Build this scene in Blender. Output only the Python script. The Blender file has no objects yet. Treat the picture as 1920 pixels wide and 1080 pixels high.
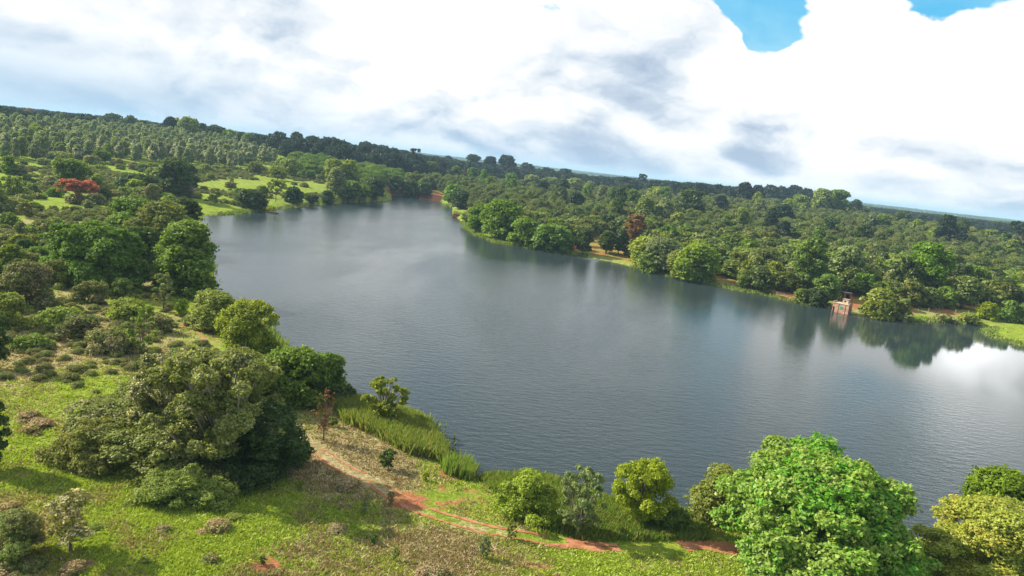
import bpy, math, random
import numpy as np
from mathutils import Matrix, Vector

R = math.radians
S = bpy.context.scene
COL = S.collection

# ------------------------------------------------------------------ camera, light, exposure
CAM_H = 30.0
FPX = 1387.0                      # focal length in pixels of the 1920 px wide photograph
PITCH, ROLL = R(9.56), R(6.42)
f0 = np.array([0, math.cos(PITCH), -math.sin(PITCH)])
r0 = np.array([1.0, 0, 0])
u0 = np.cross(r0, f0)
RIGHT = math.cos(ROLL) * r0 + math.sin(ROLL) * u0
UP = -math.sin(ROLL) * r0 + math.cos(ROLL) * u0
cam = bpy.data.objects.new('camera', bpy.data.cameras.new('camera'))
COL.objects.link(cam)
m = Matrix.Identity(4)
for i in range(3):
    m[i][0] = RIGHT[i]; m[i][1] = UP[i]; m[i][2] = -f0[i]
m[2][3] = CAM_H
cam.matrix_world = m
cam.data.sensor_width = 36
cam.data.lens = FPX / 1920 * 36
cam.data.clip_start = 0.5
cam.data.clip_end = 90000
S.camera = cam

SUN_EL = R(35)
SUN_DIR = np.array([-0.96, 0.22]); SUN_DIR = SUN_DIR / np.linalg.norm(SUN_DIR)
sl = bpy.data.lights.new('sun', 'SUN')
sl.energy = 5.0
sl.angle = R(0.6)
sl.color = (1.0, 0.91, 0.74)
sun = bpy.data.objects.new('sun', sl)
COL.objects.link(sun)
sd = Vector((SUN_DIR[0] * math.cos(SUN_EL), SUN_DIR[1] * math.cos(SUN_EL), math.sin(SUN_EL)))
sun.rotation_euler = sd.to_track_quat('Z', 'Y').to_euler()

S.view_settings.view_transform = 'Standard'
S.view_settings.look = 'None'
S.view_settings.exposure = 0.86
S.view_settings.gamma = 1
S.cycles.max_bounces = 6
S.cycles.diffuse_bounces = 3
S.cycles.transmission_bounces = 4
S.cycles.transparent_max_bounces = 8
S.cycles.volume_bounces = 1
S.cycles.use_denoising = True
S.cycles.sample_clamp_indirect = 6


def srgb(r, g, b):
    f = lambda c: (c / 255 / 12.92) if c <= 10 else ((c / 255 + 0.055) / 1.055) ** 2.4
    return (f(r), f(g), f(b))


def ray(px, py):
    d = f0 * FPX + RIGHT * (px - 960) + UP * (540 - py)
    return d / np.linalg.norm(d)


# ------------------------------------------------------------------ node helpers
class NT:
    def __init__(s, tree):
        s.t = tree; s.n = tree.nodes; s.l = tree.links

    def node(s, typ, **kw):
        n = s.n.new(typ)
        for k, v in kw.items():
            setattr(n, k, v)
        return n

    def put(s, sock, v):
        if isinstance(v, bpy.types.NodeSocket):
            s.l.new(v, sock)
        elif isinstance(v, (tuple, list)) and len(v) == 3 and sock.type == 'RGBA':
            sock.default_value = (*v, 1)
        else:
            sock.default_value = v

    def math(s, op, a, b=None, c=None, clamp=False):
        n = s.node('ShaderNodeMath', operation=op, use_clamp=clamp)
        s.put(n.inputs[0], a)
        if b is not None: s.put(n.inputs[1], b)
        if c is not None: s.put(n.inputs[2], c)
        return n.outputs[0]

    def vmath(s, op, a, b=None, scale=None):
        n = s.node('ShaderNodeVectorMath', operation=op)
        s.put(n.inputs[0], a)
        if b is not None: s.put(n.inputs[1], b)
        if scale is not None: s.put(n.inputs['Scale'], scale)
        return n.outputs['Value'] if op in ('DOT_PRODUCT', 'LENGTH', 'DISTANCE') else n.outputs[0]

    def noise(s, vec, scale, detail=4, rough=0.5, dist=0.0, out='Fac'):
        n = s.node('ShaderNodeTexNoise')
        s.put(n.inputs['Vector'], vec)
        n.inputs['Scale'].default_value = scale; n.inputs['Detail'].default_value = detail
        n.inputs['Roughness'].default_value = rough; n.inputs['Distortion'].default_value = dist
        return n.outputs[out]

    def rng(s, v, a, b, c=0.0, d=1.0, smooth=True):
        n = s.node('ShaderNodeMapRange')
        n.interpolation_type = 'SMOOTHSTEP' if smooth else 'LINEAR'
        s.put(n.inputs[0], v)
        for i, x in enumerate((a, b, c, d)): s.put(n.inputs[i + 1], x)
        return n.outputs[0]

    def mix(s, fac, a, b, blend='MIX'):
        n = s.node('ShaderNodeMix', data_type='RGBA', blend_type=blend)
        s.put(n.inputs[0], fac); s.put(n.inputs[6], a); s.put(n.inputs[7], b)
        return n.outputs[2]

    def ramp(s, fac, stops):
        n = s.node('ShaderNodeValToRGB')
        s.put(n.inputs[0], fac)
        e = n.color_ramp.elements
        while len(e) < len(stops): e.new(0.5)
        for el, (p, c) in zip(e, stops):
            el.position = p; el.color = (*c, 1)
        return n.outputs[0]


# ------------------------------------------------------------------ world: sky and clouds
W = bpy.data.worlds.new('World'); S.world = W; W.use_nodes = True
W.cycles.sampling_method = 'MANUAL'; W.cycles.sample_map_resolution = 1024
t = NT(W.node_tree); t.n.clear()
D = t.node('ShaderNodeTexCoord').outputs['Generated']
sky = t.node('ShaderNodeTexSky', sky_type='NISHITA', sun_disc=False)
sky.sun_elevation = SUN_EL
sky.sun_rotation = math.atan2(SUN_DIR[0], SUN_DIR[1])
sky.air_density = 1.0; sky.dust_density = 0.6; sky.ozone_density = 1.5
skyc = t.vmath('SCALE', sky.outputs[0], scale=0.13)
sep = t.node('ShaderNodeSeparateXYZ'); t.put(sep.inputs[0], D)
Z = sep.outputs[2]


def blobs(vec, items, scaled=False):
    acc = None
    for px, py, rx, w in items:
        w = w * (0.55 if w < 0 else 0.5) if scaled else w
        c = ray(px, py); r = rx / FPX
        g = t.vmath('DISTANCE', vec, tuple(float(v) for v in c))
        v = t.rng(g, 0.0, r * 1.6, w, 0.0)
        acc = v if acc is None else t.math('ADD', acc, v)
    return acc


warp = t.noise(t.vmath('MULTIPLY', D, (1, 1, 1.7)), 5.0, 5, 0.55, 0, 'Color')
Dw = t.vmath('ADD', D, t.vmath('SCALE', t.vmath('SUBTRACT', warp, (0.5, 0.5, 0.5)), scale=0.10))
flat = t.vmath('MULTIPLY', D, (1, 1, 1.9))
flatw = t.vmath('ADD', flat, t.vmath('SCALE', t.vmath('SUBTRACT', warp, (0.5, 0.5, 0.5)), scale=0.25))
n1 = t.noise(flatw, 4.4, 12, 0.54)
vo = t.node('ShaderNodeTexVoronoi', feature='SMOOTH_F1', distance='EUCLIDEAN')
t.put(vo.inputs['Vector'], flatw)
vo.inputs['Scale'].default_value = 9.0; vo.inputs['Detail'].default_value = 4
vo.inputs['Roughness'].default_value = 0.62; vo.inputs['Smoothness'].default_value = 0.35
vo.normalize = True
billow = t.math('SUBTRACT', 0.5, vo.outputs['Distance'])
shade_blobs = [
    # grey undersides
    (430, 10, 150, -0.34), (520, 60, 110, -0.22), (250, 0, 120, -0.18), (560, 0, 80, -0.15),
    (1060, 60, 90, -0.30), (1110, 30, 70, -0.22), (1240, 110, 95, -0.42), (1200, 170, 80, -0.36),
    (1320, 55, 55, -0.30), (830, 165, 34, -0.30), (1400, 265, 90, -0.34), (1480, 230, 60, -0.25),
    (1590, 290, 90, -0.34), (1720, 340, 90, -0.26), (1060, 215, 110, -0.20), (1150, 250, 120, -0.20),
    (200, 60, 140, -0.14), (1860, 345, 60, -0.2), (860, 212, 90, -0.18), (1460, 305, 80, -0.2),
    # brilliant heads
    (700, 90, 230, 0.22), (900, 60, 160, 0.16), (1580, 70, 130, 0.30), (1750, 150, 210, 0.26),
    (1500, 170, 130, 0.24), (1300, 215, 70, 0.22), (1840, 280, 90, 0.24), (1500, 330, 70, 0.16),
    (650, 170, 110, 0.14), (60, 60, 120, 0.06), (1650, 250, 70, 0.16),
]
bl = blobs(Dw, shade_blobs, True)
val = t.math('ADD', t.math('ADD', t.math('MULTIPLY', n1, 0.85), t.math('MULTIPLY', billow, 0.55)), bl)
# lit heads and shaded undersides: compare with the cloud a little higher up
n2 = t.noise(t.vmath('ADD', flatw, (0.0, 0.0, 0.075)), 4.4, 12, 0.54)
relief = t.math('MULTIPLY', t.math('SUBTRACT', n1, n2), 0.8)
cuw = t.vmath('ADD', t.vmath('MULTIPLY', D, (1, 1, 2.6)), t.vmath('SCALE', t.vmath('SUBTRACT', warp, (0.5, 0.5, 0.5)), scale=0.12))
c1 = t.noise(cuw, 8.5, 8, 0.5)
c2 = t.noise(t.vmath('ADD', cuw, (0.0, 0.0, 0.055)), 8.5, 8, 0.5)
relief2 = t.math('MULTIPLY', t.math('SUBTRACT', c1, c2), t.rng(Z, 0.20, 0.06, 0.1, 1.2))
val = t.math('ADD', val, t.math('ADD', relief, relief2))
val = t.math('ADD', val, t.rng(Z, 0.02, 0.20, 0.16, 0.31))
cloud = t.ramp(val, [(0.22, srgb(172, 190, 213)), (0.40, srgb(200, 214, 230)), (0.53, srgb(228, 236, 244)),
                     (0.66, srgb(244, 247, 251)), (0.80, (1.0, 1.0, 1.0))])
cloud = t.vmath('SCALE', cloud, scale=t.rng(val, 0.55, 1.05, 0.97, 1.12))
glare = blobs(D, [(700, 70, 170, 0.1), (1885, 150, 60, 1.2), (1990, 120, 80, 1.0)])
cloud = t.vmath('SCALE', cloud, scale=t.math('ADD', 1.0, t.math('MULTIPLY', glare, t.rng(val, 0.6, 0.95))))
# veil towards the horizon
hz = t.rng(Z, -0.01, 0.09, 1.0, 0.0)
hz2 = t.math('MULTIPLY', hz, t.rng(val, 0.45, 0.75, 1.0, 0.72))
left = t.rng(sep.outputs[0], -0.75, 0.25, 1.0, 0.30)
veil = t.mix(t.rng(Z, 0.0, 0.10), srgb(160, 195, 226), srgb(222, 235, 246))
low = t.math('MULTIPLY', hz2, left)
leftveil = t.math('MULTIPLY', t.rng(sep.outputs[0], -0.65, -0.05, 0.75, 0.0), t.rng(Z, 0.03, 0.14, 1.0, 0.0))
low = t.math('MAXIMUM', low, leftveil)
cloud = t.mix(low, cloud, veil)
# openings to the blue sky
gap = blobs(Dw, [(1455, 30, 74, 1.0), (1410, -10, 70, 0.7), (1425, 82, 46, 0.85), (1770, -18, 50, 0.95), (1880, -25, 45, 0.9),
                 (1700, -30, 70, 0.8), (950, -260, 260, 0.6)])
gap = t.math('SUBTRACT', gap, t.math('MULTIPLY', billow, 0.9))
gap = t.math('ADD', t.math('MULTIPLY', t.math('ADD', gap, 0.12), t.rng(gap, -0.2, 0.1)), t.math('MULTIPLY', t.math('SUBTRACT', c1, 0.5), 1.3))
gap = t.rng(gap, 0.40, 0.56)
blue = t.mix(t.rng(n1, 0.3, 0.7), srgb(96, 190, 236), srgb(160, 218, 244))
out = t.mix(gap, cloud, blue)
under = t.rng(Z, -0.03, 0.0, 1.0, 0.0)
out = t.mix(under, out, srgb(150, 170, 185))
# unseen sky above and behind the camera: darker blue, dims ambient and water
unseen_sky = t.math('MAXIMUM', t.rng(Z, 0.24, 0.42), t.rng(sep.outputs[1], 0.45, -0.1, 0.0, 1.0))
unseen_sky = t.math('MULTIPLY', unseen_sky, t.rng(n1, 0.60, 0.72, 1.0, 0.45))
out = t.mix(unseen_sky, out, t.mix(t.rng(Z, 0.5, 0.75), skyc, (0.85, 0.9, 0.98)))  # pale bright zenith added out of view to lift ambient fill
bg = t.node('ShaderNodeBackground'); t.put(bg.inputs[0], out); bg.inputs[1].default_value = 0.60
wo = t.node('ShaderNodeOutputWorld'); t.l.new(bg.outputs[0], wo.inputs[0])

# ------------------------------------------------------------------ numeric noise and the lie of the land


def hash2(ix, iy, seed):
    n = (ix.astype(np.int64) * 374761393 + iy.astype(np.int64) * 668265263 + seed * 974634777) & 0x7fffffff
    n = ((n ^ (n >> 13)) * 1274126177) & 0x7fffffff
    return ((n ^ (n >> 16)) & 0xffff) / 65535.0


def vnoise(x, y, seed=0):
    ix, iy = np.floor(x), np.floor(y)
    fx, fy = x - ix, y - iy
    fx = fx * fx * (3 - 2 * fx); fy = fy * fy * (3 - 2 * fy)
    a = hash2(ix, iy, seed); b = hash2(ix + 1, iy, seed); c = hash2(ix, iy + 1, seed); d = hash2(ix + 1, iy + 1, seed)
    return (a * (1 - fx) + b * fx) * (1 - fy) + (c * (1 - fx) + d * fx) * fy


def fbm(x, y, scale, octaves=4, seed=0):
    s = 0; a = 0.5; tot = 0
    for o in range(octaves):
        s = s + a * vnoise(x * scale + 17.3 * o, y * scale - 9.1 * o, seed + o); tot += a
        a *= 0.5; scale *= 2.03
    return s / tot


def sstep(a, b, x):
    q = np.clip((x - a) / (b - a), 0, 1)
    return q * q * (3 - 2 * q)


def plane(px, py, z=0.0):
    d = ray(px, py)
    k = (z - CAM_H) / d[2]
    return (d[0] * k, d[1] * k)


shore_px = [(372, 407), (380, 440), (392, 490), (396, 548), (430, 562), (470, 590), (505, 625), (540, 660), (590, 690), (632, 722),
            (660, 748), (700, 762), (760, 776), (800, 798), (832, 845), (838, 868), (870, 884), (886, 896), (930, 892), (990, 894),
            (1050, 904), (1120, 932), (1200, 955), (1290, 968), (1380, 985), (1500, 1000), (1640, 1010), (1740, 1022), (1860, 1040),
            (2050, 1075), (2400, 1150), (2900, 1000), (2700, 800), (2300, 700), (2060, 668), (1960, 655), (1920, 649), (1880, 638), (1848, 626),
            (1852, 613), (1805, 606), (1740, 602), (1680, 598), (1600, 586), (1556, 578), (1500, 568), (1440, 555), (1370, 542),
            (1300, 528), (1225, 512), (1160, 493), (1100, 482), (1040, 473), (980, 463), (930, 455), (893, 440), (870, 422), (855, 406),
            (846, 386), (828, 378), (790, 373), (750, 366), (722, 367), (708, 371), (735, 375), (690, 379), (640, 381), (600, 384), (540, 390), (480, 397), (420, 402)]
LAKE = np.array([plane(*p) for p in shore_px])
# refine and roughen the outline
pts = []
for i in range(len(LAKE)):
    a, b = LAKE[i], LAKE[(i + 1) % len(LAKE)]
    n = max(1, min(40, int(np.linalg.norm(b - a) / 4)))
    for k in range(n):
        pts.append(a + (b - a) * k / n)
pts = np.array(pts)
dd = np.linalg.norm(pts, axis=1)
amp = np.clip(dd * 0.006, 0.3, 1.6)
pts[:, 0] += (fbm(pts[:, 0], pts[:, 1], 0.12, 3, 5) - 0.5) * 2 * amp
pts[:, 1] += (fbm(pts[:, 0], pts[:, 1], 0.12, 3, 9) - 0.5) * 3 * amp
LAKE = pts
LA, LB = LAKE, np.roll(LAKE, -1, axis=0)


def lake_sd(x, y):
    """signed distance to the shore, positive on land"""
    x = np.atleast_1d(np.asarray(x, float)); y = np.atleast_1d(np.asarray(y, float))
    out = np.empty(len(x))
    for s in range(0, len(x), 20000):
        X = x[s:s + 20000, None]; Y = y[s:s + 20000, None]
        ax, ay = LA[:, 0][None], LA[:, 1][None]; bx, by = LB[:, 0][None], LB[:, 1][None]
        ex, ey = bx - ax, by - ay
        k = np.clip(((X - ax) * ex + (Y - ay) * ey) / (ex * ex + ey * ey), 0, 1)
        dist = np.sqrt(((X - ax - k * ex) ** 2 + (Y - ay - k * ey) ** 2).min(axis=1))
        cr = ((ay > Y) != (by > Y)) & (X < ex * (Y - ay) / np.where(ey == 0, 1e-9, ey) + ax)
        ins = cr.sum(axis=1) % 2 == 1
        out[s:s + 20000] = np.where(ins, -dist, dist)
    return out


def height(x, y, sd=None):
    x = np.atleast_1d(np.asarray(x, float)); y = np.atleast_1d(np.asarray(y, float))
    if sd is None:
        r = np.hypot(x, y)
        sd = np.full(len(x), 500.0)
        near = r < 900
        if near.any(): sd[near] = lake_sd(x[near], y[near])
    r = np.hypot(x, y); az = np.degrees(np.arctan2(x, y))
    land = 0.35 * sstep(0, 0.7, sd) + 0.5 * sstep(0.6, 5, sd) + 1.2 * sstep(4, 30, sd)
    hill = 12 * sstep(-4, -16, az) + 5.0 + 6.5 * sstep(4, 16, az)
    h = land + hill * sstep(270, 760, r) * (1 - 0.9 * sstep(1200, 2600, r))
    h = h + (fbm(x, y, 0.02, 3, 2) - 0.5) * 1.6 * sstep(3, 40, sd) + (fbm(x, y, 0.15, 2, 3) - 0.5) * 0.35 * sstep(1, 8, sd)
    h = h + (fbm(x, y, 0.0025, 3, 12) - 0.5) * 12 * sstep(900, 2500, r)
    h = np.where(sd < 0, -0.25 * sstep(0, -1, sd) - 2.5 * sstep(0, -14, sd), h)
    return h


def h1(x, y):
    return float(height([x], [y])[0])


def at(px, py):
    """where the sight line through a point of the photograph meets the ground"""
    d = ray(px, py)
    if d[2] > -0.006: d = d.copy(); d[2] = -0.006
    ks = np.geomspace(20, 6000, 500)
    hh = height(d[0] * ks, d[1] * ks)
    diff = CAM_H + d[2] * ks - hh
    i = np.argmax(diff < 0)
    if diff[i] >= 0: i = len(ks) - 1
    a, b = ks[i - 1], ks[i]
    k = a + (b - a) * diff[i - 1] / (diff[i - 1] - diff[i] + 1e-9)
    return (d[0] * k, d[1] * k, CAM_H + d[2] * k)


def project(x, y, z):
    v = np.array([x, y, z - CAM_H])
    dz = v @ f0
    return (960 + FPX * (v @ RIGHT) / dz, 540 - FPX * (v @ UP) / dz)


def project_arr(x, y, z):
    v = np.stack([x, y, z - CAM_H], 1)
    dz = v @ f0
    dz = np.where(dz < 1, 1, dz)
    return 960 + FPX * (v @ RIGHT) / dz, 540 - FPX * (v @ UP) / dz


def in_poly(px, py, poly):
    P = np.array(poly, float); x = np.asarray(px)[:, None]; y = np.asarray(py)[:, None]
    a, b = P, np.roll(P, -1, axis=0)
    cr = ((a[:, 1] > y) != (b[:, 1] > y)) & (x < (b[:, 0] - a[:, 0]) * (y - a[:, 1]) / (b[:, 1] - a[:, 1] + 1e-9) + a[:, 0])
    return cr.sum(axis=1) % 2 == 1


# ------------------------------------------------------------------ mesh helpers


def mesh_np(name, V, F, attrs=None, smooth=False):
    """V (n,3), F (m,k) arrays; attrs: per-face float attributes"""
    V = np.asarray(V, np.float32); F = np.asarray(F, np.int32)
    me = bpy.data.meshes.new(name)
    me.vertices.add(len(V)); me.vertices.foreach_set('co', V.ravel())
    k = F.shape[1]
    me.loops.add(F.size); me.loops.foreach_set('vertex_index', F.ravel())
    me.polygons.add(len(F)); me.polygons.foreach_set('loop_start', np.arange(0, F.size, k, dtype=np.int32))
    for an, (dom, arr) in (attrs or {}).items():
        at_ = me.attributes.new(an, 'FLOAT', dom)
        at_.data.foreach_set('value', np.asarray(arr, np.float32))
    me.update(calc_edges=True)
    me.polygons.foreach_set('use_smooth', np.full(len(F), smooth))
    return me


def tag(o, label=None, cat=None, group=None, kind=None):
    if label: o['label'] = label
    if cat: o['category'] = cat
    if group: o['group'] = group
    if kind: o['kind'] = kind
    return o


def link(name, me, mat=None, parent=None, slot=False):
    o = bpy.data.objects.new(name, me)
    COL.objects.link(o)
    if parent: o.parent = parent
    if mat is not None:
        mats = mat if isinstance(mat, (list, tuple)) else [mat]
        while len(me.materials) < len(mats): me.materials.append(mats[len(me.materials)])
        if slot:
            for i, mm in enumerate(mats):
                o.material_slots[i].link = 'OBJECT'; o.material_slots[i].material = mm
    return o


def tube(path, radii, sides=6):
    path = np.asarray(path, float); V = []; F = []
    for i, p in enumerate(path):
        d = path[min(i + 1, len(path) - 1)] - path[max(i - 1, 0)]
        d = d / (np.linalg.norm(d) + 1e-9)
        a = np.cross(d, (0.3, 0.9, 0.1)); a /= np.linalg.norm(a) + 1e-9
        b = np.cross(d, a)
        for k in range(sides):
            th = 2 * math.pi * k / sides
            V.append(p + radii[i] * (math.cos(th) * a + math.sin(th) * b))
    for i in range(len(path) - 1):
        for k in range(sides):
            a0 = i * sides + k; a1 = i * sides + (k + 1) % sides
            F.append((a0, a1, a1 + sides, a0 + sides))
    return np.array(V), np.array(F)


def join(parts):
    V = []; F = []; n = 0
    for v, f in parts:
        V.append(v); F.append(np.asarray(f) + n); n += len(v)
    return np.concatenate(V), np.concatenate(F)


def box(x0, x1, y0, y1, z0, z1):
    V = np.array([(x, y, z) for x in (x0, x1) for y in (y0, y1) for z in (z0, z1)], float)
    F = np.array([(0, 1, 3, 2), (4, 6, 7, 5), (0, 4, 5, 1), (2, 3, 7, 6), (0, 2, 6, 4), (1, 5, 7, 3)])
    return V, F


# ------------------------------------------------------------------ materials


def new_mat(name):
    mt = bpy.data.materials.new(name); mt.use_nodes = True
    q = NT(mt.node_tree); q.n.clear()
    return mt, q


def leaf_mat(name, dark, light, accent=None, accent_amt=0.0, trans=0.38, vary=0.10):
    """tint attribute runs dark -> light, accent leaves are mixed in by a second attribute"""
    mt, q = new_mat(name)
    tint = q.node('ShaderNodeAttribute', attribute_name='tint').outputs['Fac']
    c = q.mix(tint, dark, light)
    if accent:
        a2 = q.node('ShaderNodeAttribute', attribute_name='pick').outputs['Fac']
        c = q.mix(q.rng(a2, 1 - accent_amt, 1 - accent_amt + 0.12), c, accent)
    oi = q.node('ShaderNodeObjectInfo').outputs['Random']
    hsv = q.node('ShaderNodeHueSaturation')
    q.put(hsv.inputs['Hue'], q.rng(oi, 0, 1, 0.5 - vary * 0.14, 0.5 + vary * 0.12, False))
    q.put(hsv.inputs['Value'], q.rng(q.math('FRACT', q.math('MULTIPLY', oi, 7.31)), 0, 1, 1 - vary * 1.7, 1 + vary * 1.7, False))
    q.put(hsv.inputs['Saturation'], q.rng(q.math('FRACT', q.math('MULTIPLY', oi, 13.7)), 0, 1, 1 - vary, 1 + vary * 0.4, False))
    q.put(hsv.inputs['Color'], c)
    c = hsv.outputs[0]
    df = q.node('ShaderNodeBsdfDiffuse'); q.put(df.inputs[0], c)
    tr = q.node('ShaderNodeBsdfTranslucent')
    q.put(tr.inputs[0], q.mix(1.0, c, (1.25, 1.3, 0.55), 'MULTIPLY'))
    gl = q.node('ShaderNodeBsdfGlossy'); gl.inputs['Roughness'].default_value = 0.45; gl.inputs[0].default_value = (0.8, 0.85, 0.85, 1)
    m1 = q.node('ShaderNodeMixShader'); m1.inputs[0].default_value = trans
    q.l.new(df.outputs[0], m1.inputs[1]); q.l.new(tr.outputs[0], m1.inputs[2])
    m2 = q.node('ShaderNodeMixShader'); m2.inputs[0].default_value = 0.02
    q.l.new(m1.outputs[0], m2.inputs[1]); q.l.new(gl.outputs[0], m2.inputs[2])
    o = q.node('ShaderNodeOutputMaterial'); q.l.new(m2.outputs[0], o.inputs[0])
    return mt


def plain_mat(name, c1, c2, scale=3.0, rough=0.85, bump=0.3, detail=6):
    mt, q = new_mat(name)
    co = q.node('ShaderNodeTexCoord').outputs['Object']
    n = q.noise(co, scale, detail, 0.6)
    c = q.mix(q.rng(n, 0.35, 0.65), c1, c2)
    b = q.node('ShaderNodeBsdfPrincipled'); q.put(b.inputs['Base Color'], c); b.inputs['Roughness'].default_value = rough
    b.inputs['Specular IOR Level'].default_value = 0.2
    bp = q.node('ShaderNodeBump'); q.put(bp.inputs['Height'], n); bp.inputs['Strength'].default_value = bump; bp.inputs['Distance'].default_value = 0.05
    q.l.new(bp.outputs[0], b.inputs['Normal'])
    o = q.node('ShaderNodeOutputMaterial'); q.l.new(b.outputs[0], o.inputs[0])
    return mt


M = {}
M['green'] = leaf_mat('leaf_green', (0.055, 0.105, 0.008), (0.225, 0.345, 0.024))
M['bright'] = leaf_mat('leaf_bright', (0.110, 0.205, 0.008), (0.400, 0.500, 0.085), (0.130, 0.340, 0.006), 0.42, 0.38)
M['lime'] = leaf_mat('leaf_lime', (0.130, 0.190, 0.008), (0.400, 0.500, 0.030), None, 0, 0.4)
M['dark'] = leaf_mat('leaf_dark', (0.032, 0.058, 0.012), (0.105, 0.165, 0.028))
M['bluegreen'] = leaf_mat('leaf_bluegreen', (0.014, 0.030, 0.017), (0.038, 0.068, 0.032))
M['olive'] = leaf_mat('leaf_olive', (0.095, 0.140, 0.014), (0.320, 0.390, 0.050))
M['pale'] = leaf_mat('leaf_pale', (0.095, 0.130, 0.038), (0.300, 0.350, 0.130))
M['orchard'] = leaf_mat('leaf_orchard', (0.072, 0.102, 0.014), (0.200, 0.260, 0.044), (0.26, 0.26, 0.07), 0.2, 0.32, 0.16)
M['blossom'] = leaf_mat('leaf_blossom', (0.090, 0.130, 0.040), (0.270, 0.330, 0.120), (0.74, 0.72, 0.58), 0.36)
M['yellow'] = leaf_mat('leaf_yellow', (0.200, 0.260, 0.022), (0.500, 0.540, 0.080), (0.55, 0.46, 0.06), 0.22, 0.4)
M['red'] = leaf_mat('leaf_red', (0.36, 0.060, 0.032), (0.66, 0.17, 0.095), (0.14, 0.14, 0.03), 0.22)
M['coral'] = leaf_mat('leaf_coral', (0.315, 0.081, 0.031), (0.601, 0.176, 0.073))
M['brown'] = leaf_mat('leaf_brown', (0.130, 0.130, 0.040), (0.350, 0.310, 0.120), (0.190, 0.260, 0.040), 0.45, 0.28)
M['thicket'] = leaf_mat('leaf_thicket', (0.085, 0.105, 0.018), (0.330, 0.350, 0.075), (0.40, 0.34, 0.20), 0.18, 0.32)
M['whitebloom'] = leaf_mat('leaf_whitebloom', (0.118, 0.136, 0.027), (0.313, 0.302, 0.082), (0.800, 0.726, 0.490), 0.36)
M['rust'] = leaf_mat('leaf_rust', (0.129, 0.061, 0.022), (0.286, 0.149, 0.049))
M['straw'] = leaf_mat('leaf_straw', (0.22, 0.155, 0.060), (0.54, 0.41, 0.20), (0.20, 0.26, 0.05), 0.30, 0.22)
M['reed'] = leaf_mat('leaf_reed', (0.090, 0.150, 0.016), (0.290, 0.390, 0.055), (0.36, 0.29, 0.10), 0.30, 0.38)
M['plantation'] = leaf_mat('leaf_plantation', (0.110, 0.155, 0.055), (0.330, 0.400, 0.170), (0.62, 0.62, 0.50), 0.16)
M['bark'] = plain_mat('bark', (0.10, 0.075, 0.05), (0.22, 0.18, 0.14), 4)
M['bark_pale'] = plain_mat('bark_pale', (0.24, 0.20, 0.16), (0.42, 0.37, 0.31), 4)
M['bark_red'] = plain_mat('bark_red', (0.22, 0.10, 0.05), (0.34, 0.17, 0.09), 4)

# ------------------------------------------------------------------ ground
aa = np.concatenate([np.linspace(-180, -46, 68, endpoint=False), np.linspace(-46, 46, 560, endpoint=False), np.linspace(46, 180, 68, endpoint=False)])
rr = np.concatenate([[0.5, 6, 14], np.geomspace(24, 1000, 420), np.geomspace(1030, 34000, 90)])
AA, RR = np.meshgrid(np.radians(aa), rr)
gx = (RR * np.sin(AA)).ravel(); gy = (RR * np.cos(AA)).ravel()
sdg = np.full(len(gx), 500.0)
nearm = RR.ravel() < 900
sdg[nearm] = lake_sd(gx[nearm], gy[nearm])
gz = height(gx, gy, sdg)
nA, nR = len(aa), len(rr)
ii, jj = np.meshgrid(np.arange(nR - 1), np.arange(nA), indexing='ij')
a_ = ii * nA + jj; b_ = ii * nA + (jj + 1) % nA
GF = np.stack([a_, b_, b_ + nA, a_ + nA], -1).reshape(-1, 4)

ORCH = [(720, 350), (800, 345), (1000, 352), (1200, 365), (1400, 385), (1560, 400), (1760, 440), (1920, 470), (2200, 520), (2200, 640), (1920, 585), (1700, 577),
        (1560, 566), (1440, 546), (1300, 520), (1180, 492), (1060, 468), (960, 440), (890, 405), (850, 372), (780, 366)]
PLANT = [(-80, 236), (100, 243), (250, 252), (400, 272), (500, 300), (520, 306), (440, 318), (330, 308), (200, 303), (-80, 298)]
ppx, ppy = project_arr(gx, gy, gz)
front = gy > 5
orch_m = in_poly(ppx, ppy, ORCH) & front
TRACK_PX = [(262, 515), (272, 545), (320, 585), (372, 615), (395, 640), (440, 700), (515, 780), (545, 805), (590, 840), (640, 875), (700, 905), (745, 932), (790, 955), (850, 976),
            (920, 994), (1000, 1008), (1080, 1020), (1160, 1026), (1240, 1024), (1320, 1022), (1400, 1032), (1520, 1060), (1700, 1110)]
TRK = np.array([at(*p)[:2] for p in TRACK_PX])


def poly_dist(x, y, P):
    out = np.full(len(x), 1e9)
    for a, b in zip(P[:-1], P[1:]):
        e = b - a
        k = np.clip(((x - a[0]) * e[0] + (y - a[1]) * e[1]) / (e @ e), 0, 1)
        out = np.minimum(out, np.hypot(x - a[0] - k * e[0], y - a[1] - k * e[1]))
    return out


def bare_patch(x, y):
    """worn red earth beside the track and in the bare spots of the meadow"""
    v = np.zeros(len(x))
    for px, py, r, w in [(765, 938, 2.6, .8), (590, 830, 3, .25), (640, 770, 4, .25), (500, 1056, 1.3, .8), (860, 935, 5, .5), (850, 890, 2.5, .6), (640, 800, 4, .2), (30, 445, 5, .6),
                         (1130, 465, 8, .7), (1075, 462, 5, .8), (1760, 582, 7, .8), (1470, 552, 7, 1), (1600, 572, 6, .9), (1690, 580, 6, .9), (360, 612, 3, .6),
                         (810, 368, 12, 1), (970, 432, 6, .6), (1200, 480, 8, .8), (740, 362, 12, .9), (1320, 515, 7, .8), (1340, 520, 6, .7), (1000, 1060, 2, .5)]:
        q = at(px, py)
        v = np.maximum(v, w * (1 - sstep(0.3 * r, 1.5 * r, np.hypot(x - q[0], y - q[1]))))
    return v


dtr = poly_dist(gx, gy, TRK)
soil = np.where(orch_m, 0.58, 0.0)
soil = np.maximum(soil, bare_patch(gx, gy))
soil = np.maximum(soil, 0.34 * (1 - sstep(0.6, 2.0, dtr)))
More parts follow.
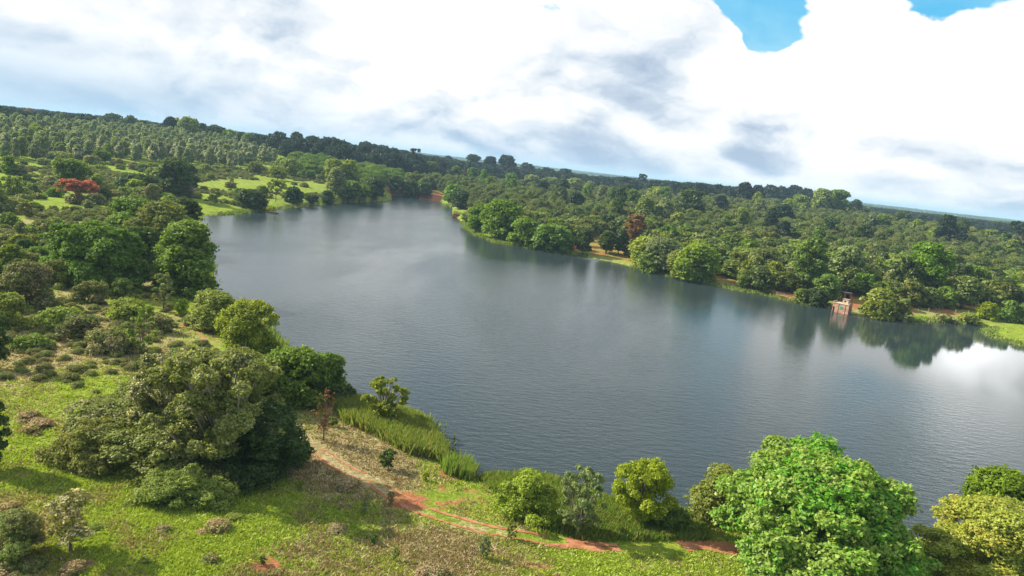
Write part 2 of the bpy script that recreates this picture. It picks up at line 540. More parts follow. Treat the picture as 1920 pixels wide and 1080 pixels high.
# wet, muddy fringe along the waterline
mud = (1 - sstep(0.0, 0.5, np.abs(sdg)))
rr_ = np.hypot(gx, gy)
dry = sstep(0.38, 0.66, fbm(gx, gy, 0.06, 5, 21))
MEADOW_GREEN = [(330, 960, 12), (250, 1010, 14), (80, 740, 9), (130, 880, 8), (480, 1000, 10), (700, 990, 8), (1100, 1060, 8), (330, 385, 14), (430, 372, 18)]
MEADOW_DRY = [(640, 880, 5), (700, 915, 4), (560, 1050, 4), (300, 1010, 3), (60, 1000, 6), (850, 1010, 4), (420, 960, 3), (30, 780, 5), (100, 672, 16), (200, 640, 12), (10, 720, 6), (60, 560, 12), (30, 640, 10), (260, 600, 8), (30, 950, 8), (640, 1050, 7), (800, 1040, 8), (620, 900, 8), (40, 470, 14), (950, 1040, 7), (700, 840, 6)]
gb = np.zeros(len(gx))
for L, sgn in ((MEADOW_GREEN, -1), (MEADOW_DRY, 1)):
    for px, py, r in L:
        q = at(px, py)
        gb += sgn * 0.40 * np.exp(-((gx - q[0]) ** 2 + (gy - q[1]) ** 2) / (r * r))
dryv = np.clip(dry * 0.7 * (1 - 0.6 * sstep(160, 300, rr_)) + gb + 0.18 - 0.1 * sstep(160, 300, rr_), 0, 1)
wood = sstep(640, 900, rr_)
gme = mesh_np('ground', np.stack([gx, gy, gz], 1), GF,
              {'soil': ('POINT', soil), 'dry': ('POINT', dryv), 'wood': ('POINT', wood), 'mud': ('POINT', mud)}, smooth=True)
mt, q = new_mat('ground_cover')
pos = q.node('ShaderNodeTexCoord').outputs['Object']
A = lambda n: q.node('ShaderNodeAttribute', attribute_name=n).outputs['Fac']
nf = q.noise(pos, 3.2, 8, 0.68)
nm = q.noise(pos, 0.55, 7, 0.62, 0.4)
nl = q.noise(pos, 0.09, 6, 0.58)
grass = q.mix(q.rng(nm, 0.35, 0.68), (0.185, 0.265, 0.022), (0.350, 0.430, 0.055))
grass = q.mix(q.rng(nf, 0.42, 0.62), q.mix(0.45, grass, (0.03, 0.06, 0.01)), grass)
straw = q.mix(q.rng(nf, 0.35, 0.65), (0.20, 0.160, 0.070), (0.43, 0.36, 0.19))
straw = q.mix(q.rng(nm, 0.5, 0.75, 0, 0.6), straw, (0.17, 0.20, 0.045))
dm = q.math('ADD', A('dry'), q.math('MULTIPLY', q.math('SUBTRACT', nm, 0.5), 2.0))
dm = q.math('ADD', dm, q.math('MULTIPLY', q.math('SUBTRACT', nf, 0.5), 1.9))
c = q.mix(q.rng(dm, 0.30, 0.85), grass, straw)
red = q.mix(q.rng(nf, 0.3, 0.7), (0.25, 0.092, 0.042), (0.40, 0.170, 0.085))
sm = q.math('ADD', A('soil'), q.math('MULTIPLY', q.math('SUBTRACT', nm, 0.5), 1.5))
sm = q.math('ADD', sm, q.math('MULTIPLY', q.math('SUBTRACT', nf, 0.5), 0.9))
c = q.mix(q.rng(sm, 0.42, 0.72), c, red)
far = q.mix(q.rng(q.noise(pos, 0.012, 6, 0.6), 0.42, 0.60), (0.035, 0.06, 0.018), (0.075, 0.105, 0.035))
far = q.mix(q.rng(q.noise(pos, 0.0035, 5, 0.6), 0.56, 0.66), far, (0.16, 0.16, 0.07))
c = q.mix(A('wood'), c, far)
c = q.mix(A('mud'), c, (0.10, 0.075, 0.04))
b = q.node('ShaderNodeBsdfPrincipled'); q.put(b.inputs['Base Color'], c); b.inputs['Roughness'].default_value = 0.95
b.inputs['Specular IOR Level'].default_value = 0.05
bp = q.node('ShaderNodeBump'); q.put(bp.inputs['Height'], q.math('ADD', nf, nm)); bp.inputs['Strength'].default_value = 0.9; bp.inputs['Distance'].default_value = 0.22
q.l.new(bp.outputs[0], b.inputs['Normal'])
o_ = q.node('ShaderNodeOutputMaterial'); q.l.new(b.outputs[0], o_.inputs[0])
tag(link('ground', gme, mt), kind='structure')

# ------------------------------------------------------------------ water
x0, x1 = LAKE[:, 0].min() - 6, LAKE[:, 0].max() + 6
y0, y1 = LAKE[:, 1].min() - 6, LAKE[:, 1].max() + 6
wm = mesh_np('lake_water', [(x0, y0, 0), (x1, y0, 0), (x1, y1, 0), (x0, y1, 0)], [(0, 1, 2, 3)])
mt, q = new_mat('lake_water')
pos = q.node('ShaderNodeTexCoord').outputs['Object']
mp = q.node('ShaderNodeMapping'); q.put(mp.inputs[0], pos); mp.inputs['Rotation'].default_value = (0, 0, R(-22)); mp.inputs['Scale'].default_value = (0.55, 1.35, 1)
w1 = q.noise(mp.outputs[0], 0.95, 3, 0.55, 0.25)
w2 = q.noise(mp.outputs[0], 3.4, 2, 0.5, 0.2)
patch = q.noise(q.vmath('MULTIPLY', pos, (1, 0.45, 1)), 0.022, 4, 0.55, 0.5)
qc = plane(1880, 700)
calm = q.rng(q.vmath('DISTANCE', pos, (float(qc[0]) + 10, float(qc[1]), 0.0)), 26, 78, 0.05, 1.0)
amp = q.math('MULTIPLY', q.rng(patch, 0.38, 0.62, 0.7, 1.25), calm)
b = q.node('ShaderNodeBsdfPrincipled')
q.put(b.inputs['Base Color'], (0.026, 0.040, 0.042))
q.put(b.inputs['Roughness'], q.math('ADD', 0.03, q.math('MULTIPLY', amp, 0.15)))
b.inputs['IOR'].default_value = 1.333; b.inputs['Specular IOR Level'].default_value = 0.4
bp = q.node('ShaderNodeBump'); q.put(bp.inputs['Height'], q.math('ADD', w1, q.math('MULTIPLY', w2, 0.28)))
q.put(bp.inputs['Strength'], q.math('MULTIPLY', amp, 0.44)); bp.inputs['Distance'].default_value = 0.16
q.l.new(bp.outputs[0], b.inputs['Normal'])
o_ = q.node('ShaderNodeOutputMaterial'); q.l.new(b.outputs[0], o_.inputs[0])
tag(link('lake_water', wm, mt), kind='structure')

# ------------------------------------------------------------------ the red track with its two ruts


def smooth_line(P, step):
    P = np.asarray(P); out = []
    for i in range(len(P) - 1):
        p0, p1, p2, p3 = P[max(i - 1, 0)], P[i], P[i + 1], P[min(i + 2, len(P) - 1)]
        n = max(2, int(np.linalg.norm(p2 - p1) / step))
        for k in range(n):
            u = k / n
            out.append(0.5 * ((2 * p1) + (-p0 + p2) * u + (2 * p0 - 5 * p1 + 4 * p2 - p3) * u * u + (-p0 + 3 * p1 - 3 * p2 + p3) * u ** 3))
    out.append(P[-1])
    return np.array(out)


tl = smooth_line(TRK, 0.35)
tan = np.gradient(tl, axis=0); tan /= np.linalg.norm(tan, axis=1)[:, None]
nor = np.stack([-tan[:, 1], tan[:, 0]], 1)
tpx = project_arr(tl[:, 0], tl[:, 1], np.full(len(tl), 2.0))[0]
V = []; F = []
srng = np.random.default_rng(4)
s_len = np.arange(len(tl)) * 0.35
for side in (-1, 1):
    gauge = 0.72 * (1 - 0.45 * sstep(1000, 1130, tpx))
    wid = np.where(tpx < 1000, 0.16, 0.20 + 0.34 * sstep(1000, 1130, tpx))
    base = len(V)
    for i in range(len(tl)):
        wl = wid[i] * (0.1 + 2.0 * vnoise(np.array([s_len[i] * 0.7]), np.array([side * 3.0]), 7)[0]) + srng.normal(0, 0.04)
        wr = wid[i] * (0.35 + 1.2 * vnoise(np.array([s_len[i] * 0.9]), np.array([side * 3.0 + 40]), 8)[0]) + srng.normal(0, 0.04)
        if tpx[i] < 500: wl *= 0.6; wr *= 0.6
        c0 = tl[i] + nor[i] * side * gauge[i]
        for off in (-max(wl, 0.05), 0, max(wr, 0.05)):
            p = c0 + nor[i] * off
            V.append((p[0], p[1], 0))
    for i in range(len(tl) - 1):
        if vnoise(np.array([s_len[i] * 0.35]), np.array([side * 11.0]), 3)[0] < 0.34: continue
        for k in range(2):
            a0 = base + i * 3 + k
            F.append((a0, a0 + 3, a0 + 4, a0 + 1))
V = np.array(V); V[:, 2] = height(V[:, 0], V[:, 1]) + 0.035
M['dirt'] = plain_mat('red_earth', (0.28, 0.105, 0.048), (0.43, 0.195, 0.100), 1.1, 0.95, 0.8)
tag(link('dirt_track', mesh_np('dirt_track', V, np.array(F)[:, ::-1]), M['dirt']), kind='structure')

# ------------------------------------------------------------------ foliage generators


def leaves(rng, C, Rr, n_each, size, flatten=0.85, up=0.35, under=-0.35, tintz=None):
    """leaf-sized rhombs on the shell of each lobe; returns V, F, tint, pick"""
    L = np.repeat(np.arange(len(C)), n_each); n = len(L)
    d = rng.normal(size=(n, 3)); d /= np.linalg.norm(d, axis=1)[:, None]
    lowm = d[:, 2] < under
    d[lowm, 2] *= -1
    rad = Rr[L] * (0.55 + 0.5 * rng.random(n) ** 0.6)
    # secondary bumps make the lobe outline uneven
    bump = 1 + 0.22 * np.sin(d[:, 0] * 7 + L * 1.7) * np.cos(d[:, 1] * 6 - L) + 0.12 * np.sin(d[:, 2] * 13 + L)
    P = C[L] + d * (rad * bump)[:, None] * np.array([1, 1, flatten])
    nrm = d * 0.75 + rng.normal(size=(n, 3)) * 0.55 + np.array([0, 0, up])
    nrm /= np.linalg.norm(nrm, axis=1)[:, None]
    a = np.cross(nrm, rng.normal(size=(n, 3))); a /= np.linalg.norm(a, axis=1)[:, None] + 1e-9
    b = np.cross(nrm, a)
    s = size * (0.55 + 0.8 * rng.random(n))
    sa = (s * 0.5)[:, None]; sb = (s * 0.34)[:, None]
    V = np.stack([P - a * sa, P + b * sb - nrm * sb * 0.25, P + a * sa, P - b * sb - nrm * sb * 0.25], 1).reshape(-1, 3)
    F = np.arange(4 * n).reshape(n, 4)
    lobe_t = rng.random(len(C))[L]; lobe_p = rng.random(len(C))[L]
    tint = np.clip(0.28 * lobe_t + 0.55 * rng.random(n) + 0.2 * rng.random(n), 0, 1)
    pick = np.clip(0.5 * lobe_p + 0.55 * rng.random(n), 0, 1)
    return V, F, tint, pick


SHAPES = {
    # z0 crown bottom, profile(u) half width at relative height u, number of lobes, lobe radius, flatten, trunk radius
    'dome': dict(z0=0.16, prof=lambda u: (np.sin(np.pi * np.clip(0.12 + 0.80 * u, 0, 1))) ** 0.65, n=34, lr=0.155, fl=0.8, tr=0.028),
    'dense': dict(z0=0.02, prof=lambda u: (1 - u ** 2.6) ** 0.55 * (0.82 + 0.18 * u), n=46, lr=0.15, fl=0.85, tr=0.025),
    'spread': dict(z0=0.42, prof=lambda u: 0.55 + 0.45 * np.sin(np.pi * np.clip(u * 0.8 + 0.1, 0, 1)), n=30, lr=0.125, fl=0.5, tr=0.024),
    'tall': dict(z0=0.14, prof=lambda u: (np.sin(np.pi * np.clip(0.15 + 0.8 * u, 0, 1))) ** 0.8 * (1 - 0.25 * u), n=30, lr=0.19, fl=1.0, tr=0.03),
    'open': dict(z0=0.2, prof=lambda u: (np.sin(np.pi * np.clip(0.15 + 0.75 * u, 0, 1))) ** 0.6, n=26, lr=0.11, fl=0.7, tr=0.03),
    'shrub': dict(z0=0.0, prof=lambda u: (1 - u ** 2) ** 0.5, n=20, lr=0.19, fl=0.8, tr=0.012),
    'cone': dict(z0=0.05, prof=lambda u: (1 - u) ** 0.8 + 0.04, n=40, lr=0.16, fl=1.6, tr=0.03),
}
CACHE = {}


def build_plant(shape, asp, rel, seed, cover=1.0, lobes=1.0):
    """crown and wood of one plant, 1 wide and asp high, leaves rel wide"""
    sp = SHAPES[shape]; rng = np.random.default_rng(seed * 131 + int(asp * 10) + len(shape))
    n = int(sp['n'] * lobes * (1.0 if asp < 1.2 else 1.3))
    u = (np.arange(n) + rng.random(n)) / n
    if shape in ('spread',): u = u ** 0.7
    lr = sp['lr'] * (0.55 + 0.85 * rng.random(n)) / lobes ** 0.4
    if shape == 'cone': lr = lr * (1.15 - 0.8 * u)
    pr = sp['prof'](u) * 0.5
    th = np.arange(n) * 2.39996 + rng.normal(0, 0.5, n)
    k = np.where(rng.random(n) < 0.22, rng.random(n) * 0.6, 0.66 + 0.5 * rng.random(n))
    rad = np.maximum(pr - lr * 0.75, 0.0) * k
    z = asp * (sp['z0'] + (1 - sp['z0']) * u)
    z = np.minimum(z, asp - lr * 0.8)
    z = np.maximum(z, asp * sp['z0'] + lr * (0.25 if shape in ('shrub', 'dense') else 0.6))
    ecc = 1 + 0.18 * rng.normal(size=2)
    C = np.stack([rad * np.cos(th) * ecc[0], rad * np.sin(th) * ecc[1], z], 1)
    if rel <= 0.03 and shape not in ('cone',):
        # smaller clumps grow out of each big one
        m_ = 5
        d_ = rng.normal(size=(n * m_, 3)); d_ /= np.linalg.norm(d_, axis=1)[:, None]; d_[:, 2] = np.abs(d_[:, 2]) * 0.9 - 0.15
        sub = np.repeat(C, m_, 0) + d_ * np.repeat(lr, m_)[:, None] * rng.uniform(0.75, 1.15, n * m_)[:, None]
        slr = np.repeat(lr, m_) * rng.uniform(0.28, 0.55, n * m_)
        C2 = np.concatenate([C, sub]); lr2 = np.concatenate([lr * 0.92, slr])
    else:
        C2, lr2 = C, lr
    area = 3.6 * (lr2 ** 2)
    ne = np.maximum((area * 3.9 * cover / (rel * rel * 0.34)).astype(int), 4)
    V, F, tint, pick = leaves(rng, C2, lr2, ne, rel, sp['fl'], 0.3, -0.55 if shape in ('dome', 'open', 'tall') else -0.3)
    ex = 0.5 / np.percentile(np.hypot(V[:, 0], V[:, 1]), 97); ez = asp / np.percentile(V[:, 2], 99.3)
    V = V * np.array([ex, ex, ez])
    if shape in ('shrub', 'dense', 'cone'):
        V[:, 2] = np.maximum(V[:, 2], -0.01)
    crown = mesh_np('crown_' + shape, V, F, {'tint': ('FACE', tint), 'pick': ('FACE', pick)})
    # wood
    tr = sp['tr']
    parts = []
    top = asp * (0.72 if shape in ('tall', 'cone') else 0.5)
    bend = rng.normal(0, 0.03, (4, 2)); bend[0] = 0
    bend = np.cumsum(bend, 0)
    tp = np.array([(bend[i][0], bend[i][1], -0.03 + (top + 0.03) * i / 3) for i in range(4)])
    if shape != 'shrub':
        parts.append(tube(tp, [tr * 1.35, tr, tr * 0.75, tr * 0.4], 7))
    sides = 4 if rel > 0.05 else 5
    for i in range(n):
        if rel > 0.09 and i % 3: continue
        f = rng.uniform(0.35, 0.95) if shape not in ('shrub', 'dense') else rng.uniform(0.02, 0.5)
        zz = min(f * top, C[i][2] * 0.75)
        kf = zz / top * 3; k0 = int(min(kf, 2))
        s0 = tp[k0] + (tp[k0 + 1] - tp[k0]) * (kf - k0)
        if shape == 'shrub': s0 = np.array([rng.normal(0, .06), rng.normal(0, .06), -0.02])
        e0 = C[i] + np.array([0, 0, lr[i] * 0.3])
        mid = s0 * 0.45 + e0 * 0.55 + np.array([0, 0, -0.05 * asp if shape != 'spread' else 0.02]) + rng.normal(0, 0.015, 3)
        r_ = tr * rng.uniform(0.28, 0.48)
        parts.append(tube([s0, mid, e0], [r_, r_ * 0.7, r_ * 0.25], sides))
        if rel < 0.05:
            for _ in range(2 if shape != 'open' else 4):
                dv = rng.normal(size=3); dv /= np.linalg.norm(dv); dv[2] = abs(dv[2])
                parts.append(tube([mid * 0.4 + e0 * 0.6, e0 + dv * lr[i] * 0.9], [r_ * 0.4, r_ * 0.12], 3))
    wv, wf = join(parts)
    wv = wv * np.array([ex, ex, ez])
    wood = mesh_np('wood_' + shape, wv, wf, smooth=True)
    return crown, wood


ASPS = (0.4, 0.6, 0.8, 1.0, 1.3, 1.7, 2.3, 4.0)
RELS = (0.014, 0.02, 0.028, 0.04, 0.058, 0.085, 0.13)
NVAR = {0.014: 99, 0.02: 99, 0.028: 6, 0.04: 4, 0.058: 4, 0.085: 3, 0.13: 3}
count = [0]


def plant(name, shape, mat, x, y, z, w, h, label=None, cat='tree', group=None, bark='bark', leaf_px=2.6, cover=1.0, lobes=1.0, rot=None, seed=None, merge=False, cname='crown'):
    """one tree or shrub: an empty at its foot with crown and trunk"""
    count[0] += 1
    dist = math.sqrt(x * x + y * y + (CAM_H - z) ** 2)
    wpx = w / dist * FPX * 1024 / 1920
    rel_t = max(leaf_px / wpx, 0.11 / w)
    rel = min(RELS, key=lambda v: abs(math.log(v / rel_t)))
    asp = min(ASPS, key=lambda v: abs(math.log(v / (h / w))))
    var = (seed if seed is not None else count[0]) % NVAR[rel]
    key = (shape, asp, rel, var, cover, lobes)
    if key not in CACHE: CACHE[key] = build_plant(shape, asp, rel, var + 1, cover, lobes)
    cm, wmesh = CACHE[key]
    root = bpy.data.objects.new(name, None); COL.objects.link(root)
    root.empty_display_size = 0.3
    root.location = (x, y, z); root.scale = (w, w, h / asp)
    root.rotation_euler = (0, 0, rot if rot is not None else (count[0] * 2.4) % 6.28)
    link(cname, cm, M[mat], root, slot=True)
    link('trunk' if shape != 'shrub' else 'stems', wmesh, M[bark], root, slot=True)
    tag(root, label, cat, group)
    return root


def T(name, shape, mat, px, base, top, wpx, label, cat='tree', **kw):
    """place by where it stands in the photograph: foot (px, base), height up to top, width wpx"""
    x, y, z = at(px, base)
    r = math.hypot(x, y); w = wpx * math.sqrt(r * r + (CAM_H - z) ** 2) / FPX
    if shape in ('shrub', 'dense'):          # the photograph shows the near edge of the skirt, the foot stands behind it
        sft = min(0.38 * w, 0.12 * r) * min(1.0, (CAM_H - z) / r / 0.42)
        x, y = x * (1 + sft / r), y * (1 + sft / r); z = h1(x, y); r += sft
    dist = math.sqrt(r * r + (CAM_H - z) ** 2)
    w = wpx * dist / FPX; h = (base - top) * dist / FPX
    sp = SHAPES[shape]; us = np.linspace(0.05, 1, 10); th = np.linspace(0, 2 * math.pi, 17)
    U, TH = np.meshgrid(us, th); pr = np.clip(np.nan_to_num(sp['prof'](U)), 0, 1); pr = np.where(U > 0.99, 0.25, pr)
    for _ in range(14):                      # size the crown so that its outline spans what the photograph shows
        X_ = x + pr * w * 0.5 * np.cos(TH); Y_ = y + pr * w * 0.5 * np.sin(TH); Z_ = z + h * (sp['z0'] + (1 - sp['z0']) * U)
        ax, ay = project_arr(X_.ravel(), Y_.ravel(), Z_.ravel())
        w *= min(1.3, max(0.75, wpx / (ax.max() - ax.min())))
        h = max(0.25 * w, h + (ay.min() - top) * dist / FPX * 0.7)
    h = max(h, 0.28 * w)
    return plant(name, shape, mat, x, y, z - 0.05, w, h, label, cat, **kw)


LM = []   # landmarks for describing scattered plants


def describe(px, py, mark=True):
    best = min(LM, key=lambda l: math.hypot((l[1] - px), (l[2] - py) * 1.6))
    dx, dy = px - best[1], (py - best[2]) * 1.6
    if abs(dx) > abs(dy): rel = 'right of' if dx > 0 else 'left of'
    else: rel = 'in front of' if dy > 0 else 'behind'
    return '%s the %s' % (rel, best[0])


# ---- foreground, near bank
T('broadleaf_tree', 'dense', 'bright', 1500, 1135, 846, 335, 'huge bright green leafy tree filling the near bank beside the yellow tree', leaf_px=3.0, lobes=1.9, cover=1.15)
T('broadleaf_tree', 'dense', 'olive', 1350, 990, 878, 120, 'dull olive tree half hidden by the left edge of the huge bright tree', leaf_px=2.6)
T('broadleaf_tree', 'dense', 'yellow', 1835, 1150, 932, 255, 'rounded yellow flowering tree on the near bank in the bottom right corner', leaf_px=2.2, lobes=1.6, cover=0.75, bark='bark_pale')
T('broadleaf_tree', 'dome', 'green', 1850, 1050, 878, 160, 'dark green tree rising over the water behind the yellow tree', leaf_px=2.6, lobes=1.4)
T('broadleaf_tree', 'dome', 'green', 1935, 1090, 940, 130, 'green tree cut by the photo edge beside the yellow tree', leaf_px=2.6)
T('broadleaf_tree', 'dome', 'lime', 1200, 985, 862, 112, 'small round light green tree alone at the water left of the huge bright tree', leaf_px=2.4, lobes=1.3)
T('broadleaf_tree', 'open', 'pale', 1082, 1005, 876, 92, 'airy pale green young tree over the bushy bank beside the red track', leaf_px=2.2, cover=1.3, lobes=1.6, bark='bark_pale')
T('bush', 'shrub', 'lime', 983, 992, 882, 120, 'bushy light green clump between the small reed tuft and the pale young tree', 'bush', leaf_px=2.2, lobes=1.5)
T('bush', 'shrub', 'green', 1255, 1005, 945, 90, 'dark green bush under the right side of the small round tree', 'bush', leaf_px=2.4)
T('broadleaf_tree', 'open', 'olive', 718, 790, 706, 84, 'flat topped olive tree leaning over the reed bed', leaf_px=2.2, cover=1.8, lobes=1.7)
T('sapling', 'open', 'rust', 606, 826, 728, 46, 'thin nearly bare sapling with rusty leaves beside the track above the reeds', 'tree', leaf_px=1.6, cover=0.12, lobes=1.6)
# the big thicket
T('broadleaf_tree', 'open', 'thicket', 390, 880, 650, 290, 'big spreading tree with grey twigs rising from the back of the dark thicket', leaf_px=2.2, cover=1.0, lobes=2.0, bark='bark_pale')
T('broadleaf_tree', 'open', 'whitebloom', 320, 850, 655, 165, 'grey white flowering crown at the top left of the dark thicket', leaf_px=2.2, cover=1.1, lobes=1.5, bark='bark_pale')
T('thicket', 'shrub', 'thicket', 320, 905, 745, 400, 'huge dark tangled thicket mound covering the lower left meadow', 'thicket', leaf_px=2.0, lobes=2.2)
T('bush', 'shrub', 'thicket', 185, 895, 785, 175, 'brownish green bush forming the left end of the dark thicket', 'bush', leaf_px=2.0, lobes=1.6)
T('bush', 'shrub', 'dark', 480, 915, 755, 205, 'dark green bush forming the right end of the big thicket', 'bush', leaf_px=2.2, lobes=1.6)
T('bush', 'shrub', 'olive', 342, 968, 872, 185, 'low grey green bush in front of the dark thicket', 'bush', leaf_px=2.0, lobes=1.7)
T('bush', 'shrub', 'lime', 152, 845, 760, 62, 'yellow green bush at the upper left of the dark thicket', 'bush', leaf_px=2.2)
T('broadleaf_tree', 'open', 'whitebloom', 132, 1035, 918, 110, 'small white flowering tree above brown grass in the bottom left corner', leaf_px=2.0, cover=0.7)
T('broadleaf_tree', 'dense', 'olive', 470, 770, 668, 110, 'olive tree directly behind the right shoulder of the thicket', leaf_px=2.3)
T('broadleaf_tree', 'dense', 'green', 553, 765, 652, 105, 'yellowish green tree on the bank behind the rusty sapling', leaf_px=2.3, lobes=1.3)
T('broadleaf_tree', 'dense', 'green', 612, 752, 662, 66, 'green tree at the waterline just left of the reed bed', leaf_px=2.3)
T('bush', 'shrub', 'dark', 636, 758, 722, 62, 'dark low bush at the waterline behind the reed bed', 'bush')
T('bush', 'shrub', 'green', 508, 690, 640, 60, 'deep green bush below the lime tree on the bank', 'bush')
T('broadleaf_tree', 'dome', 'lime', 462, 682, 562, 128, 'lime green spreading tree leaning over the lake', leaf_px=2.4, lobes=1.5)
T('broadleaf_tree', 'dense', 'olive', 402, 622, 545, 88, 'pale olive tree just behind the lime green leaning tree', leaf_px=2.2)
T('bush', 'shrub', 'lime', 342, 592, 560, 32, 'small vivid yellow green bush left of the pale olive tree', 'bush')
T('broadleaf_tree', 'open', 'olive', 263, 668, 572, 58, 'slim isolated dark stemmed tree on the brown grass slope', leaf_px=2.0, cover=1.3)
T('broadleaf_tree', 'dense', 'green', 345, 556, 415, 138, 'tall dense green tree standing over the left shore', leaf_px=2.5, lobes=1.6, cover=1.1)
T('sapling', 'open', 'pale', 305, 582, 512, 48, 'slender pale sapling before the tall dense shore tree', leaf_px=2.0, cover=1.3)
T('broadleaf_tree', 'dense', 'green', 178, 538, 420, 165, 'wide green tree left of the tall dense shore tree', leaf_px=2.5, lobes=1.6, cover=1.1)
T('broadleaf_tree', 'dense', 'dark', 255, 505, 425, 100, 'dark tree wedged between the wide green and tall shore trees', leaf_px=2.5)
T('broadleaf_tree', 'dense', 'olive', 305, 468, 378, 105, 'olive topped tree behind the tall dense shore tree', leaf_px=2.4)
T('broadleaf_tree', 'dense', 'green', 250, 452, 370, 88, 'green tree at the left of the shore grove, behind the wide tree', leaf_px=2.4)
T('broadleaf_tree', 'dome', 'dark', 345, 440, 372, 58, 'dark tree at the far end of the shore grove against the water', leaf_px=2.4)
T('broadleaf_tree', 'dome', 'dark', -2, 690, 590, 48, 'dark tree cut off by the left edge of the photo beside dry grass', leaf_px=2.3)
T('broadleaf_tree', 'dome', 'dark', -20, 880, 750, 90, 'shaded tree cut off by the left edge near the dark thicket', leaf_px=2.3)
for px, b_, tp, w_, mt_, lb in [
    (175, 572, 526, 78, 'brown', 'brown green bush right under the wide green shore tree'),
    (42, 585, 490, 120, 'brown', 'large dark bush on the slope at the left edge'),
    (15, 622, 548, 90, 'olive', 'olive bush at the left edge below the large dark bush'),
    (100, 540, 486, 80, 'olive', 'feathery olive bush left of the wide green shore tree'),
    (200, 665, 615, 100, 'brown', 'low brownish bush left of the slim isolated tree'),
    (150, 640, 590, 90, 'brown', 'straw coloured bush patch on the slope'),
    (330, 700, 652, 70, 'brown', 'small dry bush below the slim isolated tree'),
    (228, 560, 520, 50, 'olive', 'small olive bush in the shade left of the slender sapling'),
    (120, 620, 575, 95, 'olive', 'spreading low olive bush on the open slope'),
    (60, 660, 625, 80, 'olive', 'low green bush above the bright meadow patch'),
    (240, 600, 560, 80, 'olive', 'green fringe bush in front of the slender sapling'),
    (300, 625, 590, 52, 'brown', 'dry bush right of the slim isolated tree'),
    (22, 500, 458, 60, 'olive', 'olive bush above the red bare patch at left'),
    (30, 1075, 955, 120, 'brown', 'dry brown bush in the bottom left corner')]:
    T('bush', 'shrub', mt_, px, b_, tp, w_, lb, 'bush', leaf_px=2.0, lobes=1.3, cover=0.9)
# ---- left middle distance
T('flame_tree', 'spread', 'red', 146, 384, 336, 74, 'red flowering tree alone among the green shrubs', leaf_px=1.8, cover=1.3, lobes=1.2)
T('broadleaf_tree', 'dome', 'green', 132, 350, 298, 72, 'rounded dark green tree just behind the red flowering tree', leaf_px=2.2)
T('broadleaf_tree', 'dome', 'green', 18, 335, 292, 42, 'green tree at the left edge before the plantation', leaf_px=2.2)
T('broadleaf_tree', 'dome', 'dark', 190, 382, 348, 44, 'dark bush like tree touching the red flowering tree', leaf_px=2.2)
T('broadleaf_tree', 'dense', 'dark', 262, 362, 326, 76, 'broad dark tree left of the small hut', leaf_px=2.2)
T('broadleaf_tree', 'dense', 'lime', 253, 366, 336, 34, 'small lighter tree in front of the broad dark tree', leaf_px=2.2)
T('broadleaf_tree', 'dense', 'dark', 326, 368, 298, 62, 'large dark tree shading the small hut', leaf_px=2.2)
T('broadleaf_tree', 'dense', 'dark', 352, 352, 308, 40, 'dark tree right behind the small hut', leaf_px=2.2)
T('broadleaf_tree', 'open', 'brown', 402, 384, 352, 28, 'small bare tree standing alone on the bright green lawn', leaf_px=1.6, cover=0.8, bark='bark_pale')
T('broadleaf_tree', 'dense', 'dark', 472, 392, 355, 48, 'round dark bush like tree beside the far left shore', leaf_px=2.2)
T('broadleaf_tree', 'open', 'green', 447, 386, 352, 20, 'thin tree touching the round dark shore tree', leaf_px=2)
T('acacia_tree', 'spread', 'olive', 517, 378, 336, 34, 'flat topped thin acacia near the far left shore', leaf_px=1.8)
T('broadleaf_tree', 'dense', 'dark', 550, 380, 350, 32, 'round dark tree right of the flat topped acacia', leaf_px=2.2)
T('broadleaf_tree', 'dense', 'dark', 584, 383, 364, 20, 'smallest round dark tree on the far left shore', leaf_px=2.2)
T('broadleaf_tree', 'dense', 'dark', 612, 381, 357, 24, 'round dark tree left of the tall grey green tree', leaf_px=2.2)
T('broadleaf_tree', 'tall', 'pale', 628, 368, 314, 32, 'tall grey green tree at the far end of the left shore', leaf_px=2.0)
T('broadleaf_tree', 'dense', 'green', 655, 374, 338, 40, 'bright green tree right of the tall grey green tree', leaf_px=2.2)
T('broadleaf_tree', 'dense', 'green', 676, 376, 346, 34, 'low green tree near the tip of the peninsula', leaf_px=2.2)
T('broadleaf_tree', 'dense', 'dark', 702, 372, 332, 34, 'dark green tree at the tip of the peninsula', leaf_px=2.2)
T('broadleaf_tree', 'dome', 'olive', 624, 340, 298, 34, 'olive yellow tree behind the tall grey green tree', leaf_px=2.2)
T('broadleaf_tree', 'dome', 'olive', 655, 345, 300, 44, 'broad olive tree behind the peninsula', leaf_px=2.2)
T('broadleaf_tree', 'dome', 'olive', 545, 332, 297, 42, 'yellow green tree at the right end of the plantation', leaf_px=2.2)
T('broadleaf_tree', 'dome', 'brown', 478, 325, 303, 34, 'brownish tree in front of the plantation right end', leaf_px=2.0)
T('broadleaf_tree', 'dome', 'olive', 520, 338, 311, 36, 'dull olive tree left of the yellow green tree', leaf_px=2.0)
T('broadleaf_tree', 'dome', 'brown', 112, 306, 284, 52, 'wide brownish tree along the front edge of the plantation', leaf_px=2.0)
T('broadleaf_tree', 'dome', 'brown', 170, 312, 291, 32, 'small brownish tree beside the wide plantation edge tree', leaf_px=2.0)
T('broadleaf_tree', 'dome', 'green', 190, 306, 282, 34, 'green tree at the middle of the plantation front edge', leaf_px=2.0)
